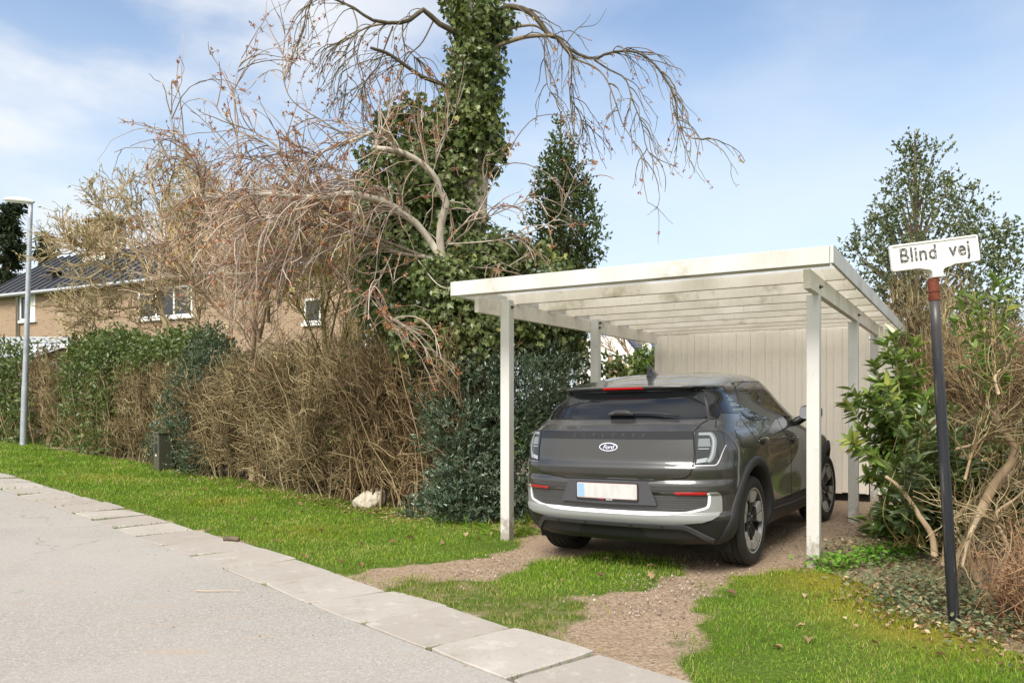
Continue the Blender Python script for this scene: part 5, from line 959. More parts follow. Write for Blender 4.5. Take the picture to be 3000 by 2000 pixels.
bare_tree('bare_tree', 'yellowish leafless shrub tree left of the ivy mass', [z2(p) for p in ([(1600, 1300), (1580, 900), (1560, 500), (1540, 150), (1560, -150)], [(1580, 900), (1680, 500), (1760, 200), (1800, -50)], [(1580, 900), (1480, 600), (1400, 300), (1340, 50)], [(1560, 500), (1640, 200), (1690, -80)], [(1600, 1000), (1780, 700), (1850, 450), (1880, 200)])], 12.6, M['twig_green'], .04, 110, 520, .8, .5, .25, M['yellow_bud'], 2600, .045, spread=.9, rr=(.006, .004), n3=1100)
bare_tree('bare_tree', 'fine leafless tree between the magnolia and the pink twig tangle', [z3(p) for p in ([(1180, 1000), (1160, 800), (1150, 600), (1180, 420), (1200, 300)], [(1160, 800), (1080, 620), (1040, 460), (1060, 330)], [(1160, 700), (1260, 520), (1330, 380), (1380, 300)], [(1150, 600), (1120, 420), (1100, 300)])], 15.5, M['twig_mag'], .05, 120, 700, 1.0, .6, .4, M['yellow_bud'], 1000, .045, rr=(.009, .006), n3=1500)
# ------------------------------------------------------------------ evergreen trees
def evergreen(name, label, prof, Y, n, L, lm, base, shape='oval', sprig=7, rt=.09, cat='holly tree', gaps=.55, rd=None):
    """prof: list of (u centre, v, half width px, half height px)"""
    t = thing(name, label, cat); bl = []
    for u, v, hw, hh in prof:
        k = max(1, int(hw / (hh * .8)))
        for j in range(k):
            a = (j + .5) / k * 2 - 1; a = a * (1 - .5 / k) if k > 1 else 0
            for dy in ((-.45, .45) if hw > 60 else (0,)):
                r = rng.uniform(.75, 1.15) * gaps + .25; w_ = hw / FX * Y; bl.append((pt(u + a * hw * .75 + rng.normal(0, hw * .06), v + rng.normal(0, hh * .25), Y) + [0, dy * w_ * (1 - abs(a) * .7), 0], (min(w_, hh / FX * Y * 1.1) * r, min(w_, hh / FX * Y * 1.3) * r, hh / FX * Y * r * .8)))
    bush_leaves(bl, n, L, L * .5, shape, lm, 'foliage', t, sprig=sprig, up=.5, shell=.85, out_=.5)
    b = np.array(base); top = pt(prof[0][0], prof[0][1] - prof[0][3] * .4, Y); P = bezsmooth([b, b * .55 + top * .45, top], 14); mb = MB(); mb.tube(P, np.linspace(rt, .012, 14), 9)
    for c, r in bl[::1]: k = int(np.clip((c[2] - b[2]) / (top[2] - b[2]) * 13 - 1.5, 0, 13)); a = P[k]; mb.tube(bezsmooth([a, (a + c) / 2 + [0, 0, -.05], c], 6), np.linspace(rt * .28, .006, 6), 5)
    mb.build('trunk', M['dark_bark'], t, True); set_base(t, tuple(b)); return t
Y1 = 13.2; b = pt(1650, 1400, Y1); b[2] = float(gz(b[0], b[1]))
evergreen('holly_tree', 'slim conical dark green holly rising behind the carport roof beside the ivy', [(1642, 352, 20, 40), (1645, 410, 42, 45), (1648, 470, 70, 45), (1640, 530, 85, 45), (1640, 590, 110, 45), (1650, 650, 135, 45), (1660, 710, 140, 45), (1665, 770, 120, 45), (1660, 840, 110, 50), (1660, 920, 110, 60)], Y1, 15000, .062, M['holly_green'], b)
for c, r, n, nm in ((1770, 660, 26, 0), (1790, 700, 22, 0)): pass
Y2 = 15.5; b = pt(2690, 1300, Y2); b[2] = float(gz(b[0], b[1]))
evergreen('holly_tree', 'broad dark evergreen tree behind the white street sign', [(2680, 400, 34, 42), (2690, 470, 90, 50), (2700, 540, 150, 55), (2705, 610, 215, 55), (2715, 680, 300, 60), (2725, 750, 345, 60), (2735, 830, 350, 65), (2745, 910, 330, 70), (2760, 1000, 300, 80)], Y2, 16000, .075, M['dull_leaf'], b, rt=.14, gaps=.36)
b = pt(20, 1160, 48.); b[2] = .6
def conifer(label, u, vtop, vbot, hw, Y, n, lean=0):
    t = thing('conifer', label, 'conifer'); base = pt(u, 1180, Y); base[2] = .5; top = pt(u, vtop, Y); H_ = top[2] - base[2]; mb = MB(); mb.tube([base, base * .5 + top * .5, top], [.3, .18, .04], 8); mb.build('trunk', M['dark_bark'], t, True)
    k = 90; f = np.sort(rng.random(k)) ** .8; S = base + (top - base) * (.15 + .85 * f)[:, None]; Rw = (hw / FX * Y) * (1 - f * .62) * rng.uniform(.55, 1.25, k); a = rng.random(k) * 6.283; D = np.stack([np.cos(a), np.sin(a), .18 + 0 * a], 1); P = grow(S, D, Rw, 6, .08, (0, 0, .02)); mb = MB(); mb.tubes(P, taper(k, 6, .06, .02), 4)
    i = rng.integers(0, k, n); j = rng.random(n) * 4.99; jj = j.astype(int); fr = (j - jj)[:, None]; p = P[i, jj] * (1 - fr) + P[i, jj + 1] * fr; mb.build('branch_fan', M['dark_bark'], t)
    mb = MB(); p = p + rng.normal(0, .14, (n, 3)) * [1, 1, .55]; leaves(mb, p, D[i] * .7 + rdir(n) * .8 + [0, 0, -.35], rdir(n) + [0, 0, 1], rng.uniform(.22, .5, n), rng.uniform(.07, .15, n), 'diamond', .2, .2); mb.build('foliage', M['conifer_leaf'], t); set_base(t, tuple(base))
conifer('tall dark conifer behind the brick house at the left picture edge', 22, 600, 850, 95, 50., 9000)
conifer('smaller dark conifer right of the tall conifer behind the brick house', 132, 690, 850, 48, 47., 4200)
# ------------------------------------------------------------------ brick house behind the magnolia
def b_brick(c1, c2, mort):
    def bld(t, b):
        tcx = nd(t, 'ShaderNodeTexCoord').outputs['Object']; sx = nd(t, 'ShaderNodeSeparateXYZ', {0: tcx}); v = nd(t, 'ShaderNodeCombineXYZ', {0: nd(t, 'ShaderNodeMath', {0: sx.outputs[0], 1: sx.outputs[1]}, operation='ADD').outputs[0], 1: sx.outputs[2]}).outputs[0]
        br = nd(t, 'ShaderNodeTexBrick', {'Vector': v, 'Color1': (*c1, 1), 'Color2': (*c2, 1), 'Mortar': (*mort, 1), 'Scale': 1., 'Mortar Size': .012, 'Bias': -.45, 'Brick Width': .24, 'Row Height': .075}); n = noise(t, 2.5, 5, .6)
        t.links.new(mixc(t, mrange(t, n, .35, .7, 0, .25), br.outputs[0], c1), b.inputs['Base Color'])
    return bld
M['brick'] = mat('brick', (.4, .3, .2), .9, .2, build=b_brick((.30, .205, .13), (.14, .075, .05), (.40, .32, .24))); M['yellow_render'] = mat('yellow_render', (.42, .29, .13), .9, .2)
M['slate_metal'] = mat('slate_metal', (.050, .053, .060), .5, .5); M['white_frame'] = mat('white_frame', (.80, .80, .78), .45); M['house_glass'] = mat('house_glass', (.02, .025, .03), .05, .6); M['blind'] = mat('blind', (.66, .66, .62), .6); M['zinc'] = mat('zinc', (.40, .42, .44), .5, .5, .3); M['corrugated'] = mat('corrugated', (.55, .56, .60), .45); M['tile_blue'] = mat('tile_blue', (.075, .085, .13), .35, .5); M['white_board'] = mat('white_board', (.82, .81, .78), .6)
HA = np.array([-21.9, 34.0]); he = nrm(np.array([.894, -.447])); hang = math.atan2(he[1], he[0]); hn = np.array([-he[1], he[0]])     # hn points away from us
hz0 = .5; ho = thing('brick_house', 'two storey yellow brick house with dark standing seam roof and chimney', 'house', (HA[0], HA[1], hz0), hang); EV = 6.2 - hz0
MB().box(-.4, 19., 0, .3, -.6, EV).build('wall', M['brick'], ho)
MB().box(10.0, 18.5, .25, 3.4, EV - .2, EV + 2.15).build('upper_wall', M['yellow_render'], ho); MB().box(9.8, 18.7, .1, 3.6, EV + 2.16, EV + 2.62).build('flat_roof', M['slate_metal'], ho)
RD, RH = 2.95, 2.05; rf = MB()
rf.add([[-.5, -.25, EV - .08], [18, -.25, EV - .08], [18, RD, EV + RH], [-.5, RD, EV + RH], [-.5, -.25, EV + .0], [18, -.25, EV + .0], [18, RD, EV + RH + .08], [-.5, RD, EV + RH + .08]], [[0, 1, 2, 3], [4, 7, 6, 5], [0, 4, 5, 1], [3, 2, 6, 7], [0, 3, 7, 4], [1, 5, 6, 2]], .5)
for x in np.arange(-.45, 18, .52): sl_ = (RH) / (RD + .25); rf.add([[x, -.24, EV + .0], [x + .05, -.24, EV + .0], [x + .05, RD, EV + RH + .08], [x, RD, EV + RH + .08], [x, -.24, EV + .07], [x + .05, -.24, EV + .07], [x + .05, RD, EV + RH + .15], [x, RD, EV + RH + .15]], [[4, 5, 6, 7], [0, 4, 7, 3], [1, 2, 6, 5], [0, 1, 5, 4]], .5)
rf.add([[-.5, RD, EV + RH + .08], [18, RD, EV + RH + .08], [18, 8, EV + RH + .5], [-.5, 8, EV + RH + .5]], [[0, 1, 2, 3]], .5)
roof = rf.build('roof', M['slate_metal'], ho); MB().box(-.4, -.1, .3, 7.5, -.6, EV + .2).build('wall', M['brick'], ho)
MB().tube([[-.5, -.32, EV - .10], [18, -.32, EV - .10]], [.075, .075], 8).build('gutter', M['zinc'], ho, True); MB().tube([[1.65, -.1, EV - .15], [1.65, -.1, 1.5]], [.05, .05], 8).build('drainpipe', M['zinc'], ho, True)
chm = bevel(MB().box(2.7, 4.05, 2.2, 3.2, EV + 1.2, EV + 3.3).build('chimney', M['brick'], roof), .01); MB().box(2.57, 4.18, 2.1, 3.3, EV + 3.31, EV + 3.42).build('chimney_cap', M['dark_bark'], roof); MB().tube([[3.5, 2.7, EV + 3.42], [3.5, 2.7, EV + 3.65], [3.5, 2.7, EV + 3.66], [3.5, 2.7, EV + 3.72]], [.10, .10, .24, .22], 10).build('chimney_cowl', M['zinc'], roof)
MB().box(2.65, 4.1, 2.1, 2.19, EV + 1.35, EV + 1.75).build('flashing', M['white_board'], roof); vb = MB(); vb.box(2.55, 2.95, .55, .95, EV + .42, EV + .86); vb.box(2.45, 3.05, .45, 1.05, EV + .87, EV + .93); vb.build('roof_vent', M['iron'], roof)
def window(x0, x1, z0, z1, panes, blind=None):
    f = thing_child('window', ho); fr = MB(); w_ = .07
    for a, b_ in ((x0, x0 + w_), (x1 - w_, x1)): fr.box(a, b_, -.05, .06, z0, z1)
    fr.box(x0 + w_, x1 - w_, -.05, .06, z0, z0 + w_); fr.box(x0 + w_, x1 - w_, -.05, .06, z1 - w_, z1)
    for k in range(1, panes): x = x0 + (x1 - x0) * k / panes; fr.box(x - .035, x + .035, -.045, .05, z0 + w_ + .001, z1 - w_ - .001)
    fr.build('window_frame', M['white_frame'], f); MB().box(x0 + .03, x1 - .03, -.012, -.002, z0 + .03, z1 - .03).build('pane', M['house_glass'], f); MB().box(x0 - .08, x1 + .08, -.10, -.001, z0 - .10, z0 - .002).build('sill', M['white_frame'], f)
    if blind: MB().box(blind[0], blind[1], -.02, -.014, z0 + .06, z1 - .06).build('blind', M['blind'], f)
def thing_child(name, par): o = bpy.data.objects.new(name, None); COL.objects.link(o); o.parent = par; return o
window(1.75, 2.75, EV - 1.15, EV - .12, 1, (2.22, 2.68)); window(8.9, 11.7, EV - 1.45, EV - .35, 3); window(16.85, 17.55, EV - 2.0, EV - 1.2, 1)
an = thing('annex', 'low annex with corrugated metal roof beside the brick house, above the hedge', 'annex', (*(pt(-60, 1000, 25.)[:2]), .55), D2R(-4)); AZ = pt(0, 988, 25.)[2] - .55
MB().box(-3, 3.05, .02, 2.5, 0, AZ - .02).build('wall', M['brick'], an); bevel(MB().box(-3, 3.0, -.05, .02, AZ - .20, AZ + .0).build('fascia', M['zinc'], an), .01)
cr = MB(); xs = np.arange(-3, 3.2, .028); zz = .018 * np.sin(xs * 2 * np.pi / .15); k = len(xs); V = np.vstack([np.column_stack([xs, np.full(k, -.06), AZ - .22 + zz]), np.column_stack([xs, np.full(k, -1.9), AZ - .75 + zz])]); i = np.arange(k - 1); cr.add(V, np.stack([i, i + 1, i + k + 1, i + k], 1)[:, ::-1], .5); cr.build('roof', M['corrugated'], an, True); MB().box(-3, 3.1, -1.8, .018, 0, AZ - .82).build('lean_to', M['white_board'], an)
# house seen through the gap beside the shed
WY = 36.; w0 = pt(1835, 1110, WY); wh = thing('white_house', 'distant white gabled house seen through the gap beside the shed', 'house', (w0[0], w0[1], .3), D2R(-8)); s_ = WY / FX
def hx(u): return (u - 1835) * s_
def hzz(v): return EYE + (HZ - v) * s_ - .3
MB().box(hx(1690), hx(1930), 0, 4, -.3, hzz(1040)).build('wall', M['brick'], wh)
gb = MB(); gb.add([[hx(1700), -.05, hzz(1040)], [hx(1870), -.05, hzz(1040)], [hx(1825), -.05, hzz(985)], [hx(1700), -.05, hzz(988)], [hx(1700), .05, hzz(1040)], [hx(1870), .05, hzz(1040)], [hx(1825), .05, hzz(985)], [hx(1700), .05, hzz(988)]], [[0, 1, 2, 3], [4, 7, 6, 5], [0, 4, 5, 1], [1, 5, 6, 2], [2, 6, 7, 3], [3, 7, 4, 0]], .5); gb.build('gable', M['white_board'], wh)
r2 = MB(); r2.add([[hx(1826), .0, hzz(983)], [hx(1872), .0, hzz(1040)], [hx(1990), 1.0, hzz(1040)], [hx(1960), 3.0, hzz(976)]], [[0, 1, 2, 3]], .5)
for k in range(9): f = (k + .5) / 9; r2.tube([[hx(1826 + 46 * f), -.03, hzz(983 + 57 * f)], [hx(1960 + 30 * f), 3.0 - 2 * f - .03, hzz(976 + 64 * f)]], [.05, .05], 6)
r2.build('roof', M['tile_blue'], wh)
for a, b_ in (((1760, 997), (1786, 1033)), ((1874, 1040), (1893, 1002)), ((1893, 1002), (1910, 1030))): MB().tube([[hx(a[0]), -.1, hzz(a[1])], [hx(b_[0]), -.1, hzz(b_[1])]], [.10, .10], 4).build('bargeboard', M['white_board'], wh)
f = thing_child('window', wh); fr = MB(); x0, x1, z0, z1 = hx(1797), hx(1841), hzz(1072), hzz(1043)
for k in range(4): x = x0 + (x1 - x0 - .09) * k / 3; fr.box(x, x + .09, -.06, -.001, z0, z1)
fr.box(x0, x1, -.058, -.0, z0 - .09, z0 - .001); fr.box(x0, x1, -.058, -.0, z1 + .001, z1 + .05); fr.build('window_frame', M['white_frame'], f); MB().box(x0 + .02, x1 - .02, -.02, -.004, z0, z1).build('pane', M['house_glass'], f)
MB().box(hx(1700), hx(1781), -.3, -.06, -.3, hzz(1040)).build('porch_wall', M['white_board'], wh)
bare_tree('bare_tree', 'small leafless tree in front of the distant white house', [[(1852, 1160), (1845, 1080), (1832, 1020), (1820, 985)], [(1848, 1090), (1820, 1050), (1795, 1025), (1775, 1005)], [(1848, 1090), (1868, 1050), (1885, 1010), (1895, 985)], [(1835, 1030), (1812, 1000), (1795, 980)]], 19., M['twig_pink'], .05, 40, 160, .7, .4, .3, None, spread=.7, dY=.2)
b = pt(1900, 1180, 15.5); b[2] = .1; holly('laurel_bush', 'small bright green laurel bush at the shed corner gap', [pblob(1905, 1085, 15.5, 26, 34, .25), pblob(1880, 1110, 15.5, 24, 22, .25)], 1500, .10, M['laurel_leaf'], b, shape='long', cat='laurel', rt=.02)
b = pt(1790, 1180, 13.); b[2] = .1; holly('laurel_bush', 'dark laurel leaves just above the car roof left of the shed', [pblob(1790, 1118, 13., 45, 14, .2), pblob(1830, 1122, 13., 30, 10, .2)], 420, .12, M['ivy_leaf'], b, shape='long', cat='laurel', rt=.02)

# ------------------------------------------------------------------ right side: hedge, laurels, twisted shrub
RB = gp(2640, 1600)
twig_hedge('bare_hedge', 'tall fine leafless brown hedge behind the street sign', pt(2735, 1400, 9.6)[:2], pt(3130, 1400, 7.6)[:2], 1.0, 2.15, 30000, M['twig_brown'], (.05, -.05), stems=130, rad=.0026, spread=.9, tw=.6, umin=2680)
twig_hedge('bare_hedge', 'far leafless brown shrub beyond the shed roof edge', pt(2620, 1250, 13.)[:2], pt(2760, 1250, 12.)[:2], 1.0, 3.3, 4500, M['twig_tan'], (-.1, 0), stems=50, rad=.006, spread=.5)
b = pt(2900, 1250, 12.5); b[2] = .0; leafy_hedge('evergreen_hedge', 'dark evergreen hedge beyond the leafless brown hedge at the right', pt(2700, 1200, 12.8)[:2], pt(3150, 1200, 11.)[:2], 1.0, 2.9, 11000, .07, M['dull_leaf'])
def shoots_bush(name, label, stems, Lf, lm, cat, Y, per=26, L=.12, r=.009, base=None, dens=1., whorl=True, curve=.0):
    """stems: px paths; leaves spiral along their upper parts"""
    t = thing(name, label, cat); mb = MB(); lf = MB()
    for st_ in stems:
        yy = st_[0]; P = bezsmooth([pt(u, v, Y + yy * i / max(1, len(st_) - 2)) for i, (u, v) in enumerate(st_[1:])], 14); mb.tube(P, np.linspace(r, r * .4, 14), 6)
        n = int(per * dens); tt = 1 - .72 * rng.random(n) ** 1.25; k = np.minimum((tt * 13).astype(int), 12); f = (tt * 13 - k)[:, None]; S = P[k] * (1 - f) + P[k + 1] * f; T = nrm(P[k + 1] - P[k]); a = np.arange(n) * 2.4; A = nrm(np.cross(T, [.3, .2, .9])); B = np.cross(T, A); R_ = A * np.cos(a)[:, None] + B * np.sin(a)[:, None]
        D = nrm(R_ + T * (.25 + .9 * tt[:, None] ** 3) + .2 * rdir(n)); s = rng.uniform(.65, 1.15, n); leaves(lf, S, D, T + .35 * rdir(n) + [0, 0, .4], L * s, L * .36 * s, 'long', .22, .22, np.clip(.25 + .55 * tt * rng.random(n) + .2 * rng.random(n), 0, 1))
    lf.build('foliage', lm, t); mb.build('stems', M['twig_green'], t, True); set_base(t, tuple(base)); return t
YL = 7.7; bs = pt(2640, 1560, YL); bs[2] = float(gz(bs[0], bs[1]))
st_ = []
for u, v in ((2492, 1140), (2480, 1185), (2520, 1260), (2490, 1290), (2560, 1060), (2590, 1010), (2600, 1130), (2620, 980), (2640, 1050), (2680, 1000), (2560, 1190), (2600, 1240), (2660, 1120), (2700, 1090), (2560, 1330), (2540, 1390), (2590, 1350), (2640, 1300), (2660, 1210), (2720, 1160), (2620, 1400), (2590, 1170), (2610, 1200), (2570, 1240), (2570, 1120), (2640, 1150), (2545, 1150), (2620, 1280)):
    mu_ = 2650 + rng.normal(0, 18); st_.append([rng.normal(-.1, .35), (2645 + rng.normal(0, 12), 1540), (mu_, 1400 * .5 + v * .5 + 40), (u * .6 + mu_ * .4, v + (1400 - v) * .2 + 20), (u, v)])
shoots_bush('laurel_bush', 'glossy light green laurel bush between the shed and the street sign', st_, 30, M['laurel_leaf'], 'laurel', YL, 62, .135, .010, bs)
st2 = [[rng.normal(0, .2), (2905 + rng.normal(0, 10), 1350), (2900 + (u - 2890) * .3, 1150), (u + (2890 - u) * .25, v + 90), (u, v)] for u, v in ((2810, 860), (2855, 850), (2870, 900), (2915, 805), (2930, 830), (2955, 880), (2905, 920), (2840, 930), (2960, 950), (2975, 990), (2885, 960), (2930, 960), (2860, 1000), (2795, 940))]
b = pt(2905, 1560, 7.0); b[2] = 0.; shoots_bush('laurel_shoots', 'light green laurel shoots standing above the leafless hedge', st2, 30, M['laurel_leaf'], 'laurel', 7.0, 24, .115, .007, b)
st3 = []
for _ in range(74): u = rng.uniform(2640, 3060); v = rng.uniform(1190, 1420); st3.append([rng.normal(0, .3), (u + rng.normal(0, 30), 1600), (u + rng.normal(0, 40), 1500), (u, v)])
b = pt(2860, 1620, 7.4); b[2] = 0.; shoots_bush('laurel_bush', 'dark low laurel behind the sign pole and the twisted trunks', st3, 30, M['holly_green'], 'laurel', 6.7, 46, .12, .007, b)
# twisted shrub with thick smooth stems
tw = thing('twisted_shrub', 'leafless shrub with thick twisted tan trunks right of the sign pole', 'shrub'); mb = MB(); zz6 = lambda a, b_: (2300 + .8929 * a, 600 + .8929 * b_); TP = []
for r0, r1, Y, pth in ((.034, .022, 5.5, [(640, 1010), (690, 910), (745, 840), (750, 790), (720, 750), (690, 690), (720, 660), (745, 680)]), (.034, .016, 5.7, [(560, 1180), (600, 1090), (650, 980), (720, 900), (800, 830)]), (.026, .012, 6.2, [(490, 1150), (480, 1080), (440, 1020), (430, 1000), (380, 930), (330, 890)]), (.026, .016, 5.6, [(660, 1300), (610, 1180), (595, 1110)]), (.03, .014, 5.9, [(560, 1180), (620, 1130), (700, 1080), (800, 1020)]), (.02, .01, 5.5, [(640, 1010), (600, 1100), (580, 1190)]), (.02, .008, 5.6, [(700, 1260), (730, 1130), (690, 1020), (760, 960)]), (.022, .008, 5.4, [(760, 1280), (770, 1150), (720, 1060), (640, 1010)]), (.018, .007, 5.7, [(640, 1240), (640, 1120), (720, 1000), (790, 930)]), (.02, .01, 6., [(520, 1180), (540, 1060), (640, 950), (800, 900)]), (.013, .006, 5.4, [(690, 690), (640, 640), (600, 560)]), (.012, .005, 5.4, [(700, 620), (690, 560), (740, 520)]), (.010, .005, 5.3, [(590, 900), (620, 800), (670, 740)]), (.010, .004, 5.6, [(560, 800), (600, 790), (680, 760)])):
    P = bezsmooth([pt(*zz6(a, b_), Y) for a, b_ in pth], 16); P[:, 2] = np.maximum(P[:, 2], 0.0); mb.tube(P, np.linspace(r0, r1, 16) * .95, 9); TP.append(P)
mb.build('trunk', M['smooth_bark'], tw, True); TP = np.stack(TP); mb = MB(); S, D, _, _ = spawn(TP, 230, .2, 1, .9, .05); P1 = grow(S, D, rng.uniform(.2, .6, 230), 9, .2, (0, 0, .0)); P1 = P1[(P1[:, :, 0] / P1[:, :, 1] > .487).all(1)]; mb.tubes(P1, taper(len(P1), 9, .0044, .0022), 4); S, D, _, _ = spawn(P1, 520, .2, 1, .8, .0); P2_ = grow(S, D, rng.uniform(.1, .35, 520), 6, .22); P2_ = P2_[(P2_[:, :, 0] / P2_[:, :, 1] > .48).all(1)]; mb.tubes(P2_, taper(len(P2_), 6, .0034, .0018), 3); mb.build('twigs', M['twig_tan'], tw); b = pt(2850, 1640, 5.7); set_base(tw, (b[0], b[1], 0.))
twig_hedge('bare_shrub', 'low rusty twig tangle at the right picture edge by the lawn', gp(2900, 1810), gp(3100, 1890), .6, .42, 1700, M['twig_rust'], (.0, -.1), stems=44, rad=.003, spread=1.1, cat='shrub', tw=.45, soft=.6, umin=2830)
# fern-like green plant and fresh ground elder by the post
def low_plants(name, label, pts, n, L, lm, cat, hgt=.14, shape='oval', spread=.16, kind=None, wr=.6):
    t = thing(name, label, cat) if kind is None else None; mb = MB(); c = np.array([pts[i % len(pts)] for i in range(n)]) + rng.normal(0, spread, (n, 2)); P = np.column_stack([c, gz(c[:, 0], c[:, 1]) + rng.random(n) * hgt + .01]); leaves(mb, P, rdir(n) * [1, 1, .4], rdir(n) * .5 + [0, -.1, 1], L * rng.uniform(.6, 1.2, n), L * wr * rng.uniform(.6, 1.2, n), shape, .15, .15)
    if kind: o = mb.build(name, lm); tag(o, label, cat, None, kind); return o
    mb.build('leaves', lm, t); q = np.mean(pts, 0); set_base(t, (q[0], q[1], float(gz(*q)))); return t
low_plants('ground_elder', 'bright green ground elder at the foot of the front right carport post', [gp(2420, 1668), (gp(2470, 1660)), gp(2540, 1645), gp(2600, 1635), gp(2640, 1630)], 620, .06, M['fresh_leaf'], 'weeds', .10, 'ivy', .09)
low_plants('fern_clump', 'dark green leafy clump under the laurel bush', [gp(2660, 1590), gp(2700, 1600), gp(2620, 1580)], 260, .17, M['laurel_leaf'], 'fern', .3, 'long', .14)
R_pts = [gp(u, v) for u, v in ((2560, 1640), (2620, 1690), (2680, 1740), (2720, 1780), (2760, 1770), (2840, 1800), (2900, 1830), (2960, 1860), (2600, 1600), (2500, 1620), (2700, 1680), (2800, 1720), (2640, 1720), (2740, 1800), (2980, 1800), (2900, 1760))]
low_plants('ground_ivy', 'ivy ground cover around the foot of the sign pole', R_pts, 2600, .045, M['dull_leaf'], 'ground cover', .07, 'ivy', .22, 'stuff')
low_plants('leaf_litter', 'dry brown leaves lying under the twisted shrub', R_pts[2:9] + R_pts[12:] + [gp(2860, 1830), gp(2950, 1880)], 1900, .038, M['dead_leaf'], 'leaf litter', .03, 'oval', .25, 'stuff')
H_pts = [HB[a] * (1 - f) + HB[b] * f + [.0, -.05] for a, b in ((520, 700), (700, 860), (860, 1000), (1000, 1160), (1160, 1290)) for f in (0, .33, .66)] + [CO + CU * a + CV * c for a, c in ((.4, 1.), (.5, 2.), (.4, 3), (.6, .3), (-2.9, 1.), (-3., 2.))]
low_plants('leaf_litter', 'dry leaves and debris along the foot of the hedge', H_pts, 2600, .042, M['dead_leaf'], 'leaf litter', .03, 'oval', .20, 'stuff')
low_plants('hedge_grass', 'longer grass and weeds at the foot of the hedge and front left post', [HB[1160], HB[1290], HB[1400], gp(1500, 1560), gp(1540, 1560), gp(1520, 1530), HB[1000], gp(1560, 1520)], 1500, .13, M['grass_blade'], 'grass', .02, 'long', .13, 'stuff', .09)
# ------------------------------------------------------------------ lawn grass
res = .035; rx = np.arange(-14, 5.5, res); ry = np.arange(2.4, 20, res); AX, AY = np.meshgrid(rx, ry); ra = lawn_amount(np.stack([AX.ravel(), AY.ravel()], 1), .09).reshape(AX.shape); rmm = moss_amount(np.stack([AX.ravel(), AY.ravel()], 1)).reshape(AX.shape)
rr_ = road_side(np.stack([AX.ravel(), AY.ravel()], 1)).reshape(AX.shape); ra = np.where(rr_ < -.035 * vnoise(AX, AY, .12, 31), 0, ra); sp_m = pip(np.stack([AX.ravel(), AY.ravel()], 1), SPARSE).reshape(AX.shape)
n = 2600000; P = np.stack([rng.uniform(rx[0], rx[-1], n), rng.uniform(ry[0], ry[-1], n)], 1); d = np.hypot(P[:, 0], P[:, 1]); vis = np.abs(P[:, 0] / P[:, 1]) < .72
ix = np.clip(((P[:, 0] - rx[0]) / res).astype(int), 0, len(rx) - 1); iy = np.clip(((P[:, 1] - ry[0]) / res).astype(int), 0, len(ry) - 1); a = ra[iy, ix]; dens = np.clip((5.2 / d) ** 1.45, .05, 1.2) * (.55 + .6 * vnoise(P[:, 0], P[:, 1], .35, 8))
k = vis & (rng.random(n) < a ** 1.3 * dens * .72); P = P[k]; a = a[k]; d = d[k]; mo = rmm[iy[k], ix[k]]; sps = sp_m[iy[k], ix[k]]; n = len(P); print('grass', n)
def blades(sel, name, lm, label, hs):
    p = P[sel]; n = len(p); dd = d[sel]; h_ = rng.uniform(.026, .062, n) * hs * (.7 + .5 * vnoise(p[:, 0], p[:, 1], .5, 9)) * np.clip(dd / 9, .85, 1.5); w_ = rng.uniform(.0016, .0032, n) * np.clip(dd / 6, .9, 3.0); z = gz(p[:, 0], p[:, 1]) + .004; th = rng.random(n) * 6.283; ln = rng.uniform(.15, .95, n) * h_; la2 = rng.random(n) * 6.283
    S = np.stack([np.cos(th), np.sin(th)], 1) * w_[:, None]; Ln = np.stack([np.cos(la2), np.sin(la2)], 1) * ln[:, None]; V = np.stack([np.column_stack([p - S, z]), np.column_stack([p + S, z]), np.column_stack([p + S * .75 + Ln * .38, z + h_ * .62]), np.column_stack([p - S * .75 + Ln * .38, z + h_ * .62]), np.column_stack([p + Ln, z + h_])], 1).reshape(-1, 3)
    i = np.arange(n)[:, None] * 5; r = np.clip(rng.random(n) * .75 + .25 * vnoise(p[:, 0], p[:, 1], .6, 11), 0, 1); mb = MB(); mb.add(V, i + [0, 1, 2, 3], r); mb.f.append(i + [3, 2, 4]); mb.a.append(r); mb.m.append(np.zeros(n, int)); o = mb.build(name, lm); tag(o, label, 'grass', None, 'stuff'); return o
mz = rng.random(n) < mo * 1.1; dz = (~mz) & ((sps & (rng.random(n) < .75)) | (rng.random(n) < .07 + .22 * (a < .9)))
blades(~mz & ~dz, 'lawn_grass', M['grass_blade'], 'short green lawn grass beside the slabs and driveway', .66); blades(mz, 'lawn_moss', M['moss_blade'], 'yellow green moss patches in the lawn', .6); blades(dz, 'dry_grass', M['dry_blade'], 'thin dry grass on the worn driveway soil', .8)
# tufts in the slab joints
tj = []
for i in range(len(ROADE)):
    if ROADE[i][1] < 16 and rng.random() < .9:
        f = rng.random(26) ** 2; tj.append(ROADE[i] * (1 - f[:, None]) + LAWNE[i] * f[:, None] + rng.normal(0, .006, (26, 2)))
P = np.concatenate(tj); d = np.hypot(P[:, 0], P[:, 1]); blades(np.ones(len(P), bool), 'joint_grass', M['grass_blade'], 'small grass tufts growing in the slab joints', .55)
